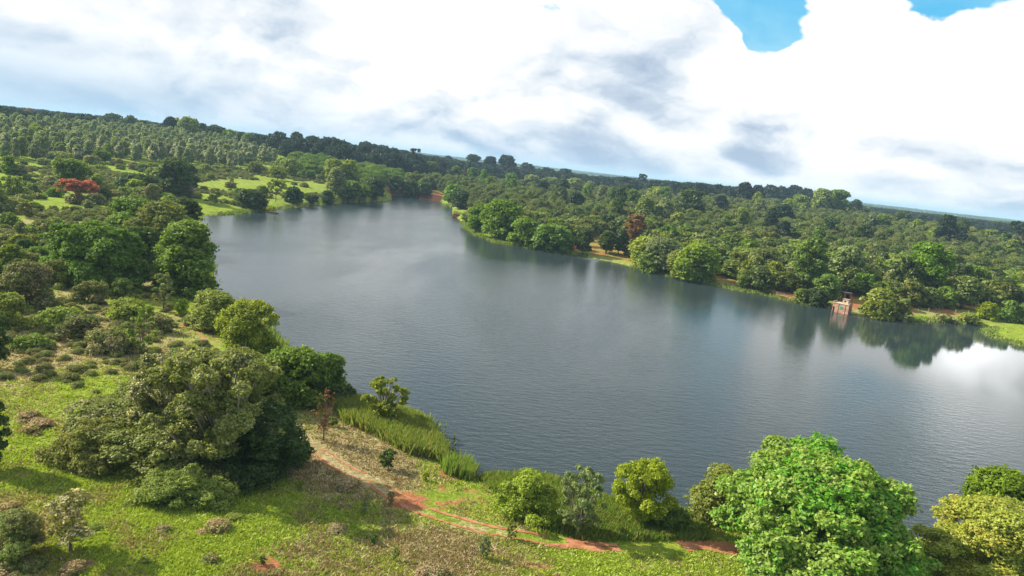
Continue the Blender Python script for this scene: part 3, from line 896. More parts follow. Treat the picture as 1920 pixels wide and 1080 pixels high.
# skyline left
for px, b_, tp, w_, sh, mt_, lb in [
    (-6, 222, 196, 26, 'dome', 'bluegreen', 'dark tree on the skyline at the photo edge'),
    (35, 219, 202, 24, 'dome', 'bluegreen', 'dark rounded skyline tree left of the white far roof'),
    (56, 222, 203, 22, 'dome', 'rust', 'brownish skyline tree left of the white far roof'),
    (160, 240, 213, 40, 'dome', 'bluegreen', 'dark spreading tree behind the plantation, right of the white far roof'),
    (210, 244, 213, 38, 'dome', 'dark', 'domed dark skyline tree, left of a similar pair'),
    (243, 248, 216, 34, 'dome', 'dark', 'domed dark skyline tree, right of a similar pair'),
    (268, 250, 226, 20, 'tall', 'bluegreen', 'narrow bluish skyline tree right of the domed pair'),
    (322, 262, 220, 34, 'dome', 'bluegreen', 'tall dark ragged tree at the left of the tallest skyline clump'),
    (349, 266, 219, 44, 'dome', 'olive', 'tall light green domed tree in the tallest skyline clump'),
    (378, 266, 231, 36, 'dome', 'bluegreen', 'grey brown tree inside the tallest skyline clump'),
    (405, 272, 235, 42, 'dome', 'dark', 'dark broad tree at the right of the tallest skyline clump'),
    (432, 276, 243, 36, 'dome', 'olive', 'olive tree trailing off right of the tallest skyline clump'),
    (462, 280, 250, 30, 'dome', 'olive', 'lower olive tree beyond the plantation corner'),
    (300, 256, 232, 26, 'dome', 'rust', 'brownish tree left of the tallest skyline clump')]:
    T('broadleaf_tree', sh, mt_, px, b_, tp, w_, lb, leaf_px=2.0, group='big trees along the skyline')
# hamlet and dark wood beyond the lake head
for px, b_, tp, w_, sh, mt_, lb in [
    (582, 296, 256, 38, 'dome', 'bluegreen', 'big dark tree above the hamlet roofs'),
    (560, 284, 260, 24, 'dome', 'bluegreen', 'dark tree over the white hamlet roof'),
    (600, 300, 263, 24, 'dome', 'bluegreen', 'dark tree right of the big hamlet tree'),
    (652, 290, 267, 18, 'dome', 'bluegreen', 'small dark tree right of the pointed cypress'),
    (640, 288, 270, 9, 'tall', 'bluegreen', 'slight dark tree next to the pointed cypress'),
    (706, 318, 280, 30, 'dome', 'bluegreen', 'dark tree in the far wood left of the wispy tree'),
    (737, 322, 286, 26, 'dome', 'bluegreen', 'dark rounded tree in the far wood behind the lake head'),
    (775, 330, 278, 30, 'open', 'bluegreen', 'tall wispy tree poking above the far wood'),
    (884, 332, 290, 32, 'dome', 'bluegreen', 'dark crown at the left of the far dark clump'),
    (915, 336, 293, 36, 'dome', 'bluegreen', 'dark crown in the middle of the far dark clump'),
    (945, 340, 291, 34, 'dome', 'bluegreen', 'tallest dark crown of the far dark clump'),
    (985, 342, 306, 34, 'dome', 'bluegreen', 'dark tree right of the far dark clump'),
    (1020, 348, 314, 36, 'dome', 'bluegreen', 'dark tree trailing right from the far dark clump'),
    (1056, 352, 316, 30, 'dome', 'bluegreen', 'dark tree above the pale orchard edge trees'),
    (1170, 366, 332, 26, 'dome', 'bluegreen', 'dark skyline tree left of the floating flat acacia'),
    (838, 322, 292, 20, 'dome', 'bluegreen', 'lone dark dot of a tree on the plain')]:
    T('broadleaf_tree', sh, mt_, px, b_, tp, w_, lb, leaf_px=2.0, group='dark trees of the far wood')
T('cypress_tree', 'cone', 'bluegreen', 629, 290, 262, 6, 'thin pointed cypress beside the hamlet', leaf_px=1.5)
T('acacia_tree', 'spread', 'bluegreen', 1201, 366, 326, 20, 'flat topped acacia standing clear above the far treeline', leaf_px=1.8)
# right skyline
for px, b_, tp, w_, sh, mt_, lb in [
    (1392, 392, 342, 40, 'dome', 'bluegreen', 'dark broad tree starting the right skyline wood'),
    (1415, 394, 347, 26, 'dome', 'bluegreen', 'dark tree right beside the start of the right skyline wood'),
    (1440, 388, 348, 36, 'tall', 'bluegreen', 'first grey stemmed tree of the right skyline wood'),
    (1462, 390, 350, 38, 'tall', 'bluegreen', 'second grey stemmed tree of the right skyline wood'),
    (1484, 392, 348, 36, 'tall', 'bluegreen', 'third grey stemmed tree of the right skyline wood'),
    (1506, 396, 354, 36, 'tall', 'bluegreen', 'fourth grey stemmed tree of the right skyline wood'),
    (1498, 402, 366, 32, 'dome', 'olive', 'olive tree low before the grey stemmed skyline wood'),
    (1535, 408, 354, 44, 'dome', 'olive', 'tall light green tree, left half of the twin skyline giants'),
    (1566, 410, 356, 48, 'dome', 'green', 'tall light green tree, right half of the twin skyline giants'),
    (1600, 412, 374, 30, 'dome', 'dark', 'dark tree against the right side of the twin giants'),
    (1688, 432, 398, 42, 'dense', 'dark', 'dark domed tree above the right part of the orchard'),
    (1650, 440, 402, 40, 'dome', 'green', 'green tree left of the dark domed tree above the orchard'),
    (1630, 446, 404, 44, 'dome', 'dark', 'dark wide tree under the twin skyline giants'),
    (1768, 472, 404, 48, 'dense', 'bluegreen', 'very dark egg shaped tree towering at the right of the orchard'),
    (1795, 470, 425, 34, 'dome', 'bluegreen', 'dark tree adjoining the very dark egg shaped tree'),
    (1725, 440, 422, 34, 'dome', 'lime', 'yellow green tree left of the very dark egg shaped tree'),
    (1845, 455, 430, 28, 'dome', 'pale', 'pale dry tree on the far right slope'),
    (1820, 448, 425, 22, 'open', 'brown', 'bare brownish tree on the far right slope'),
    (1900, 490, 415, 60, 'open', 'bluegreen', 'tall gauzy grey tree at the right edge'),
    (1465, 432, 384, 34, 'tall', 'bluegreen', 'dark tree standing up out of the orchard'),
    (1290, 420, 355, 54, 'dome', 'dark', 'large dark tree standing above the orchard with a shaded trunk'),
    (1168, 392, 345, 30, 'dome', 'dark', 'dark tree over the middle of the orchard'),
    (1155, 400, 350, 34, 'dome', 'dark', 'low dark tree beside the tall orchard row'),
    (1228, 388, 350, 40, 'dome', 'olive', 'twiggy olive tree over the middle of the orchard'),
    (1245, 390, 350, 30, 'dome', 'green', 'green tree beside the twiggy olive orchard tree')]:
    T('broadleaf_tree', sh, mt_, px, b_, tp, w_, lb, leaf_px=2.1, group='big trees standing over the orchard')
# lighter round trees along the back edge of the orchard
for i, (px, b_, tp, w_, lb) in enumerate([
    (808, 336, 303, 26, 'first of the light round trees along the far orchard edge'),
    (828, 338, 307, 22, 'second light round tree along the far orchard edge'),
    (853, 344, 311, 22, 'third light round tree along the far orchard edge'),
    (884, 348, 314, 24, 'light round tree right of the bare brown stem'),
    (955, 362, 325, 28, 'isolated light round tree at the orchard back'),
    (995, 358, 328, 36, 'pale crown in the orchard back row, beside the isolated round tree'),
    (1030, 362, 332, 40, 'wide pale crown in the orchard back row'),
    (1075, 374, 334, 38, 'tall pale crown left of its shorter twin'),
    (1102, 378, 340, 32, 'pale crown, shorter right twin in the back row')]):
    T('broadleaf_tree', 'dome', 'green' if i < 5 else 'pale', px, b_, tp, w_, lb, leaf_px=2.1)
# ---- far shore
for px, b_, tp, w_, sh, mt_, lb in [
    (738, 362, 328, 26, 'dome', 'dark', 'dark tree left of the lake head over red soil'),
    (768, 366, 336, 34, 'dense', 'dark', 'wide dark tree at the head of the lake'),
    (795, 368, 342, 24, 'dense', 'dark', 'low dark tree right of the wide tree at the lake head'),
    (848, 378, 345, 32, 'dense', 'green', 'deep green tree left of the corner where the lake narrows'),
    (868, 392, 358, 38, 'dense', 'dark', 'dark green tree on the corner of the far shore'),
    (886, 420, 388, 34, 'dense', 'olive', 'olive bushy tree just past the far shore corner'),
    (904, 436, 382, 48, 'dense', 'green', 'green tree left of the biggest far shore tree'),
    (938, 447, 376, 70, 'dense', 'green', 'biggest dense green tree on the far shore'),
    (968, 430, 400, 30, 'dense', 'dark', 'dark tree tucked behind the biggest far shore tree'),
    (985, 460, 410, 56, 'dense', 'green', 'yellowish green tree right of the biggest far shore tree'),
    (1034, 470, 421, 62, 'dense', 'green', 'rounded green tree with flat base over the far shore'),
    (1093, 478, 428, 34, 'dome', 'dark', 'narrow dark tree standing alone on the red earth'),
    (1136, 476, 432, 32, 'dome', 'dark', 'round dark tree right of the narrow one on red earth'),
    (1160, 478, 430, 30, 'dome', 'dark', 'grey green tree left of the dry brown tree'),
    (1205, 500, 443, 52, 'dense', 'lime', 'bright green tree right of the dry brown tree'),
    (1240, 508, 446, 66, 'dense', 'pale', 'pale silvery tree on the far bank middle'),
    (1215, 512, 468, 40, 'dense', 'green', 'low green tree overhanging the far bank middle'),
    (1272, 522, 468, 44, 'dense', 'olive', 'olive tree overhanging the far bank'),
    (1305, 530, 458, 72, 'dense', 'olive', 'large olive tree leaning out over the far bank'),
    (1345, 505, 462, 44, 'dense', 'orchard', 'dull green tree behind the large leaning olive tree'),
    (1512, 548, 446, 70, 'dome', 'green', 'tall full tree left behind the brick pump house'),
    (1580, 545, 462, 68, 'dome', 'pale', 'tall pale tree directly behind the brick pump house'),
    (1622, 535, 455, 36, 'open', 'pale', 'bare stemmed pale tree behind the brick pump house'),
    (1728, 562, 455, 92, 'dome', 'green', 'largest tall tree of the right bank'),
    (1772, 556, 476, 56, 'dome', 'pale', 'silvery tree right of the largest right bank tree'),
    (1818, 562, 498, 60, 'dome', 'green', 'light topped tree with dark shade near the right edge'),
    (1688, 560, 482, 50, 'dome', 'dark', 'dark lower tree left of the largest right bank tree'),
    (1875, 575, 520, 66, 'dome', 'dark', 'dark tree at the right edge behind the lakeside bushes'),
    (1600, 556, 524, 32, 'spread', 'lime', 'small light tree just behind the brick pump house'),
    (1530, 572, 540, 42, 'dense', 'dark', 'small dark tree overhanging water left of the pump house'),
    (1642, 600, 540, 66, 'dense', 'lime', 'rounded light green tree at the water right of the pump house'),
    (1690, 600, 560, 42, 'shrub', 'olive', 'grey green bush right of the rounded light tree'),
    (1500, 568, 540, 26, 'dense', 'orchard', 'small orchard like tree on the bank left of the pump house'),
    (1420, 545, 498, 50, 'dense', 'orchard', 'rounded grey green tree over the grassy far bank'),
    (1390, 540, 505, 26, 'tall', 'olive', 'thin olive tree on the grassy far bank')]:
    T('broadleaf_tree', sh, mt_, px, b_, tp, w_, lb, leaf_px=2.3, lobes=1.25)
T('broadleaf_tree', 'open', 'rust', 1186, 460, 402, 44, 'dry brown leafed tree with a reddish trunk behind the far bank', leaf_px=2.0, cover=1.4, bark='bark_red')
T('flame_tree', 'dome', 'coral', 968, 400, 376, 28, 'reddish flowering tree just behind the biggest far shore tree', leaf_px=2.0)
T('bare_tree', 'open', 'rust', 868, 345, 314, 9, 'thin bare brown stem between the light round trees', leaf_px=2.0, cover=0.4, bark='bark_red')
for px, b_, tp, w_, mt_, lb in [
    (1850, 600, 566, 44, 'lime', 'light bush left in the row of lakeside bushes at the right edge'),
    (1888, 604, 562, 54, 'green', 'green bush right in the row of lakeside bushes'),
    (1920, 606, 568, 50, 'green', 'bush cut by the right edge of the photo'),
    (1815, 606, 586, 44, 'olive', 'low olive bush on the bank left of the lakeside bushes'),
    (1770, 606, 588, 44, 'brown', 'low brown bush at the waterline left of the small headland'),
    (1002, 462, 448, 42, 'lime', 'bright low bush under the yellowish far shore tree'),
    (1540, 556, 540, 28, 'lime', 'small light bush beside the pump house'),
    (1180, 478, 462, 28, 'pale', 'pale bush at the foot of the dry brown tree'),
    (1218, 465, 444, 40, 'brown', 'dusty twiggy bush right of the dry brown tree'),
    (855, 408, 400, 16, 'rust', 'dead brown brush at the far shore corner')]:
    T('bush', 'shrub', mt_, px, b_, tp, w_, lb, 'bush', leaf_px=2.2)

LM += [('red flowering tree', 146, 375), ('small hut', 348, 365), ('wide green shore tree', 178, 530), ('tall dense shore tree', 345, 550),
       ('round dark shore tree', 472, 390), ('flat topped acacia', 517, 378), ('tall grey green tree', 628, 375), ('rounded dark tree', 132, 345),
       ('broad dark tree', 262, 360), ('slim isolated tree', 263, 665), ('lime green leaning tree', 462, 680), ('dark thicket', 320, 860), ('olive bush at the left edge', 15, 600),
       ('bare lawn tree', 402, 384), ('plantation corner', 500, 320), ('plantation front edge', 200, 310), ('red bare patch at the left edge', 30, 445), ('peninsula tip', 700, 375)]

# ------------------------------------------------------------------ scattered shrubs of the left slope
rng = np.random.default_rng(11)
SLOPE = [(-60, 303), (150, 308), (330, 312), (440, 322), (540, 312), (620, 330), (700, 352), (715, 372), (600, 378), (480, 390), (372, 400), (372, 420), (250, 470), (150, 520), (-60, 560)]
taken = []
group_s = 'shrubs scattered over the left slope'
n_s = 0
tries = 0
while n_s < 190 and tries < 9000:
    tries += 1
    px = rng.uniform(-50, 712); py = 303 + (rng.random() ** 1.25) * 248
    if not in_poly([px], [py], SLOPE)[0]: continue
    if 330 < px < 600 and py > 352 and rng.random() < 0.35: continue   # the open lawn
    if any(abs(px - a) < 0.045 * (py - 180) + 2 and abs(py - b_) < 3.5 for a, b_ in taken): continue
    if lake_sd(*[[v] for v in at(px, py)[:2]])[0] < 3: continue
    x, y, z = at(px, py)
    w = rng.uniform(3.0, 7.5) * (1.15 if py < 400 else 0.85); h = w * rng.uniform(0.32, 0.6)
    mt_ = rng.choice(['brown', 'olive', 'dark', 'green', 'thicket', 'rust', 'pale'], p=[.27, .30, .09, .16, .12, .00, .06])
    sh = 'shrub' if rng.random() < 0.8 else 'dome'
    if sh == 'dome': h = w * 0.9
    col_ = {'brown': 'brown', 'olive': 'olive', 'dark': 'dark green', 'green': 'green', 'thicket': 'dull green', 'rust': 'rusty', 'pale': 'pale grey'}[mt_]
    size = 'small' if w < 4.3 else ('wide' if w > 6.5 else 'middling')
    plant('shrub' if sh == 'shrub' else 'small_tree', sh, mt_, x, y, z - 0.05, w * 0.9, h * 0.9, '%s %s %s %s' % (size, col_, 'shrub' if sh == 'shrub' else 'round tree', describe(px, py)),
          'shrub' if sh == 'shrub' else 'tree', group_s, leaf_px=2.2)
    taken.append((px, py)); n_s += 1
# nearer low brush and dry grass mounds
NEARB = [(-40, 560), (120, 540), (260, 590), (380, 620), (430, 690), (520, 800), (700, 900), (900, 960), (1050, 1010), (1000, 1090), (-40, 1090)]
n_s = tries = 0
taken = []
while n_s < 24 and tries < 5000:
    tries += 1
    px = rng.uniform(-30, 1020); py = rng.uniform(570, 1085)
    if not in_poly([px], [py], NEARB)[0]: continue
    if 110 < px < 560 and 700 < py < 960: continue
    if any(math.hypot(px - a, (py - b_) * 1.5) < 24 for a, b_ in taken): continue
    x, y, z = at(px, py)
    if poly_dist(np.array([x]), np.array([y]), TRK)[0] < 2.2: continue
    w = rng.uniform(1.0, 2.6); h = w * rng.uniform(0.3, 0.45)
    mt_ = rng.choice(['straw', 'brown', 'olive'], p=[.62, .25, .13])
    col_ = {'brown': 'dull brown', 'olive': 'olive', 'straw': 'straw coloured'}[mt_]
    size = 'small' if w < 1.6 else ('wide' if w > 2.2 else 'middling')
    LMN = [('dark thicket', 320, 860), ('slim isolated tree', 263, 665), ('left edge tree', 0, 690), ('white flowering corner tree', 132, 1035), ('rusty sapling', 606, 826),
           ('red bare spot', 500, 1056), ('red track', 800, 960), ('red track end', 1000, 1010), ('low grey green bush', 342, 968)]
    best = min(LMN, key=lambda l: math.hypot(l[1] - px, (l[2] - py)))
    dx, dy = px - best[1], py - best[2]
    rel_ = ('right of' if dx > 0 else 'left of') if abs(dx) > abs(dy) else ('in front of' if dy > 0 else 'behind')
    plant('grass_clump', 'shrub', mt_, x, y, z - 0.05, w, h * 0.9, '%s %s grass clump %s the %s' % (size, col_, rel_, best[0]), 'grass clump', 'clumps of dry growth on the near meadow', leaf_px=1.7, cover=0.8, cname='leaves')
    taken.append((px, py)); n_s += 1
# young saplings on the meadow, each with its own little shadow
for px, b_, tp, w_, mt_, lb in [
    (727, 880, 842, 34, 'dark', 'dark little sapling above the bare red patch of the track'),
    (797, 902, 884, 14, 'lime', 'tiny vivid green sapling beside the track'),
    (683, 965, 932, 18, 'pale', 'pale spindly sapling below the thicket shadow'),
    (733, 945, 920, 14, 'pale', 'pale tiny sapling beside the bare red patch'),
    (700, 1020, 1000, 14, 'green', 'small green sapling on the lower meadow'),
    (957, 1012, 978, 22, 'olive', 'leafy sapling on the edge of the red track'),
    (906, 1048, 1004, 24, 'pale', 'thin pale sapling below the red track'),
    (740, 1052, 1025, 16, 'green', 'spare green sapling in dry grass at the bottom'),
    (622, 800, 780, 20, 'green', 'small dark shrublet on the red rut beside the thicket'),
    (490, 1058, 1040, 20, 'green', 'green tuft beside the bare red spot'),
    (562, 920, 900, 14, 'green', 'small sapling at the lower rim of the thicket shadow'),
    (845, 870, 845, 12, 'olive', 'thin sapling right of the dark little one')]:
    T('sapling', 'open', mt_, px, b_, tp, w_, lb, 'sapling', leaf_px=2.0, cover=1.6)

# ------------------------------------------------------------------ reeds, grass and undergrowth (uncountable)


def blades(name, X, Y, H, wid, mat, per=5, spread=0.25, lean=0.25, seed=1, label=None, cat='grass', tilt=(0.12, -0.05)):
    r_ = np.random.default_rng(seed)
    n = len(X)
    Zb = height(X, Y)
    Zb = np.maximum(Zb, -0.1)
    L = np.repeat(np.arange(n), per); k = len(L)
    bx = X[L] + r_.normal(0, 1, k) * spread; by = Y[L] + r_.normal(0, 1, k) * spread; bz = Zb[L] - 0.05
    hh = H[L] * (0.6 + 0.6 * r_.random(k))
    th = r_.random(k) * 6.283
    ww = (wid[L] if hasattr(wid, '__len__') else wid) * (0.6 + 0.8 * r_.random(k))
    lx = (r_.normal(0, lean, k) + tilt[0]) * hh; ly = (r_.normal(0, lean, k) + tilt[1]) * hh
    cx, cy = np.cos(th) * ww * 0.5, np.sin(th) * ww * 0.5
    V = np.stack([np.stack([bx - cx, by - cy, bz], 1), np.stack([bx + cx, by + cy, bz], 1),
                  np.stack([bx + cx * 0.7 + lx * 0.45, by + cy * 0.7 + ly * 0.45, bz + hh * 0.6], 1),
                  np.stack([bx + lx, by + ly, bz + hh], 1)], 1).reshape(-1, 3)
    F = np.arange(4 * k).reshape(k, 4)
    tt = np.clip(0.5 * r_.random(n)[L] + 0.5 * r_.random(k), 0, 1); pk = np.clip(0.6 * r_.random(n)[L] + 0.4 * r_.random(k), 0, 1)
    o = link(name, mesh_np(name, V, F, {'tint': ('FACE', tt), 'pick': ('FACE', pk)}), mat)
    return tag(o, label, cat, None, 'stuff')


def scatter(poly, n, seed):
    """points spread over a stretch of ground outlined in the photograph, evenly over the ground"""
    r_ = np.random.default_rng(seed)
    P = np.array([at(*p)[:2] for p in poly])
    lo, hi = P.min(0), P.max(0)
    X = r_.uniform(lo[0], hi[0], n * 4); Y = r_.uniform(lo[1], hi[1], n * 4)
    ok = in_poly(X, Y, P)
    X, Y = X[ok][:n], Y[ok][:n]
    return X, Y


X, Y = scatter([(624, 762), (660, 752), (700, 765), (760, 778), (800, 800), (830, 845), (838, 872), (815, 862), (760, 850), (700, 815), (650, 795)], 4200, 31)
blades('reeds', X, Y, np.full(len(X), 1.3), 0.11, M['reed'], 6, 0.18, 0.24, 3, 'bed of tall bright green reeds along the near shore', 'reeds', (0.05, -0.05))
X, Y = scatter([(832, 878), (868, 876), (886, 893), (884, 903), (850, 896), (835, 888)], 260, 32)
blades('reeds', X, Y, np.full(len(X), 1.5), 0.12, M['reed'], 6, 0.15, 0.15, 4, 'small yellowish reed tuft right of the large reed bed', 'reeds')
X, Y = scatter([(895, 896), (990, 890), (1060, 905), (1130, 935), (1300, 965), (1330, 1012), (1200, 1014), (1090, 1012), (1000, 985), (930, 925)], 6000, 33)
blades('tall_grass', X, Y, np.full(len(X), 0.65), 0.12, M['reed'], 6, 0.2, 0.2, 5, 'tall yellowish green grass covering the bank below the small round tree', 'tall grass')
# fringe of rushes along the other shores
seg = LAKE; sdir = np.linalg.norm(np.roll(seg, -1, 0) - seg, axis=1)
r_ = np.random.default_rng(8)
idx = r_.integers(0, len(seg), 16000); u_ = r_.random(16000)
nx_ = np.roll(seg, -1, 0)[idx]
PX = seg[idx] * (1 - u_)[:, None] + nx_ * u_[:, None] + r_.normal(0, 1.2, (16000, 2))
sd_ = lake_sd(PX[:, 0], PX[:, 1])
cl = fbm(PX[:, 0], PX[:, 1], 0.05, 2, 77)
ok = (sd_ > -0.8) & (sd_ < 5) & (cl > 0.5) & (np.hypot(PX[:, 0], PX[:, 1]) > 70)
PX = PX[ok]; dist = np.hypot(PX[:, 0], PX[:, 1])
blades('shore_rushes', PX[:, 0], PX[:, 1], 0.4 + 0.5 * r_.random(len(PX)), 0.08 + dist * 0.0012, M['reed'], 5, 0.5, 0.2, 6, 'low rushes and weeds fringing the waterline all round the lake', 'rushes')
# short meadow grass, green and dry, thinning with distance
r_ = np.random.default_rng(41)
N = 90000
px = r_.uniform(-40, 1960, N); py = 480 + 640 * r_.random(N) ** 0.85
keep = (py > 480)
dirs = f0[None] * FPX + RIGHT[None] * (px - 960)[:, None] + UP[None] * (540 - py)[:, None]
kk = (2.2 - CAM_H) / dirs[:, 2]
X = dirs[:, 0] * kk; Y = dirs[:, 1] * kk
sd_ = np.empty(N)
sd_ = lake_sd(X, Y)
nearside = (Y < 175)
dT = poly_dist(X, Y, TRK)
ok = (sd_ > 0.5) & nearside & (dT > 1.1)
X, Y, dT = X[ok], Y[ok], dT[ok]
dr = sstep(0.38, 0.66, fbm(X, Y, 0.06, 5, 21)) * 0.8
for L_, sgn in ((MEADOW_GREEN, -1), (MEADOW_DRY, 1)):
    for ax_, ay_, r2 in L_:
        qq = at(ax_, ay_)
        dr = dr + sgn * 0.40 * np.exp(-((X - qq[0]) ** 2 + (Y - qq[1]) ** 2) / (r2 * r2))
dr = dr + 0.16
bare = bare_patch(X, Y)
drn = dr + (fbm(X, Y, 0.5, 4, 61) - 0.5) * 1.5 + (r_.random(len(X)) - 0.5) * 0.9
isdry = drn > 0.54
M['grass'] = leaf_mat('grass_blade', (0.190, 0.260, 0.024), (0.480, 0.560, 0.085), None, 0, 0.3, 0)
dd_ = np.hypot(X, Y)
s_ = (~isdry) & (bare < 0.45)
blades('meadow_grass', X[s_], Y[s_], 0.13 + 0.14 * r_.random(s_.sum()), 0.07 + 0.0011 * dd_[s_], M['grass'], 5, 0.22, 0.45, 7, 'short bright green grass of the near meadow', 'grass')
s_ = isdry & (bare < 0.6)
blades('dry_grass', X[s_], Y[s_], 0.12 + 0.22 * r_.random(s_.sum()), 0.06 + 0.0010 * dd_[s_], M['straw'], 5, 0.22, 0.45, 8, 'dry straw coloured grass mixed through the near meadow', 'grass')

# ------------------------------------------------------------------ many small plants as one mesh


def mass(name, X, Y, Wd, Hh, mat, protos, seed, label, cat='woodland'):
    """a growth nobody could count: one object whose points carry the plant shapes"""
    r_ = np.random.default_rng(seed)
    n = len(X); Zb = height(X, Y)
    me = bpy.data.meshes.new(name)
    me.vertices.add(n); me.vertices.foreach_set('co', np.stack([X, Y, Zb], 1).astype(np.float32).ravel())
    ch = r_.integers(0, len(protos), n)
    asp = np.array([p[1] for p in protos])[ch]
    at_ = me.attributes.new('which', 'INT', 'POINT'); at_.data.foreach_set('value', ch.astype(np.int32))
    at_ = me.attributes.new('size', 'FLOAT_VECTOR', 'POINT'); at_.data.foreach_set('vector', np.stack([Wd, Wd, Hh / asp], 1).astype(np.float32).ravel())
    at_ = me.attributes.new('turn', 'FLOAT_VECTOR', 'POINT'); at_.data.foreach_set('vector', np.stack([0 * X, 0 * X, r_.random(n) * 6.283], 1).astype(np.float32).ravel())
    col = bpy.data.collections.new(name + '_shapes')
    for i, (pm, _) in enumerate(protos):
        pm = pm.copy(); pm.materials.clear(); pm.materials.append(mat)
        col.objects.link(bpy.data.objects.new('%s_shape_%02d' % (name, i), pm))
    o = link(name, me)
    g = bpy.data.node_groups.new(name, 'GeometryNodeTree')
    g.interface.new_socket('Geometry', in_out='INPUT', socket_type='NodeSocketGeometry')
    g.interface.new_socket('Geometry', in_out='OUTPUT', socket_type='NodeSocketGeometry')
    N = g.nodes.new; K = g.links.new
    gi, go = N('NodeGroupInput'), N('NodeGroupOutput')
    ci = N('GeometryNodeCollectionInfo'); ci.inputs['Collection'].default_value = col
    ci.inputs['Separate Children'].default_value = True; ci.inputs['Reset Children'].default_value = True
    ip = N('GeometryNodeInstanceOnPoints'); ip.inputs['Pick Instance'].default_value = True

    def attr(nm, ty):
        a_ = N('GeometryNodeInputNamedAttribute'); a_.data_type = ty; a_.inputs['Name'].default_value = nm
        return a_.outputs[0]
    K(gi.outputs[0], ip.inputs['Points']); K(ci.outputs[0], ip.inputs['Instance'])
    K(attr('which', 'INT'), ip.inputs['Instance Index'])
    er = N('FunctionNodeEulerToRotation'); K(attr('turn', 'FLOAT_VECTOR'), er.inputs[0]); K(er.outputs[0], ip.inputs['Rotation'])
    K(attr('size', 'FLOAT_VECTOR'), ip.inputs['Scale'])
    K(ip.outputs[0], go.inputs[0])
    md = o.modifiers.new('growth', 'NODES'); md.node_group = g
    return tag(o, label, cat, None, 'stuff')


def proto(shape, asp, rel, seed, lobes=0.6, cover=0.8):
    return (build_plant(shape, asp, rel, 500 + seed, cover, lobes)[0], asp)


# orchard: rows of round trees; the biggest in view are trees of their own, the rest one mass
def rows(poly, spacing, angle, jitter, seed):
    P = np.array([at(*p)[:2] for p in poly])
    c_, s_ = math.cos(angle), math.sin(angle)
    lo, hi = P.min(0) - 10, P.max(0) + 10
    ctr = (lo + hi) / 2; half = np.linalg.norm(hi - lo) / 2
    k = np.arange(-half, half, spacing)
    A_, B_ = np.meshgrid(k, k)
    r_ = np.random.default_rng(seed)
    A_ = A_.ravel() + r_.normal(0, jitter, A_.size); B_ = B_.ravel() + r_.normal(0, jitter, B_.size)
    X = ctr[0] + A_ * c_ - B_ * s_; Y = ctr[1] + A_ * s_ + B_ * c_
    ok = in_poly(X, Y, P)
    return X[ok], Y[ok]


X, Y = rows(ORCH, 7.8, R(18), 0.9, 5)
sd_ = lake_sd(X, Y)
zz = height(X, Y)
ppx, ppy = project_arr(X, Y, zz)
ok = (sd_ > 9) & (ppx > -50) & (ppx < 2150)
# clearings of bare red earth
for cxp, cyp, rx, ry in [(1125, 458, 46, 14), (975, 432, 14, 8), (812, 364, 20, 8), (1190, 468, 30, 12), (1600, 566, 30, 12), (1390, 424, 14, 8), (740, 358, 18, 8)]:
    ok &= ~(((ppx - cxp) / rx) ** 2 + ((ppy - cyp) / ry) ** 2 < 1)
sd_ = sd_[ok]
ROW = 'first second third fourth fifth sixth seventh eighth ninth tenth eleventh twelfth thirteenth fourteenth fifteenth sixteenth seventeenth eighteenth nineteenth twentieth'.split()
X, Y, zz, ppx, ppy = X[ok], Y[ok], zz[ok], ppx[ok], ppy[ok]
dist = np.hypot(X, Y)
order = np.argsort(dist + np.where((ppx < -10) | (ppx > 1930), 1e5, 0))
OLM = [('lake head', 790, 350), ('shore corner', 868, 380), ('biggest shore tree', 938, 410), ('dry brown tree', 1186, 440), ('leaning olive tree', 1305, 490),
       ('grassy bank', 1430, 520), ('brick pump house', 1575, 530), ('tallest bank tree', 1728, 530), ('lakeside bushes', 1890, 560), ('dark shaded tree', 1290, 420)]
for n_, i in enumerate(order[:290]):
    best = min(OLM, key=lambda l: math.hypot(l[1] - ppx[i], (l[2] - ppy[i]) * 1.5))
    dx, dy = ppx[i] - best[1], (ppy[i] - best[2]) * 1.5
    rel_ = ('right of' if dx > 0 else 'left of') if abs(dx) > abs(dy) else ('in front of' if dy > 0 else 'behind')
    w = random.Random(int(i)).uniform(6.0, 9.4); h = w * random.Random(int(i) + 5).uniform(0.82, 1.08)
    mt_ = random.Random(int(i) + 3).choice(['orchard'] * 6 + ['olive', 'olive', 'green', 'dark'])
    sz = 'tall' if h > 8.8 else ('low' if h < 7.6 else 'round')
    plant('orchard_tree', 'dense' if i % 3 else 'dome', mt_, X[i], Y[i], zz[i] - 0.05, w, h,
          '%s %s orchard tree, %s row from water, %s the %s' % (sz, {'orchard': 'dull green', 'olive': 'olive', 'green': 'fresh green', 'dark': 'dark green'}[mt_], ROW[min(19, int((sd_[i] - 9) / 7.8))], rel_, best[0]),
          'orchard tree', 'orchard trees in rows behind the far bank', leaf_px=2.5, lobes=1.15)
rest = order[290:]
pro = [proto('dense', 0.95, 0.058, s, 1.0, 1.0) for s in range(6)]
r_ = np.random.default_rng(6)
mass('orchard_canopy', X[rest], Y[rest], r_.uniform(6.0, 9.6, len(rest)), r_.uniform(6.0, 10.0, len(rest)), M['orchard'], pro, 9, 'far part of the orchard where the crowns merge into one dark green canopy', 'orchard')

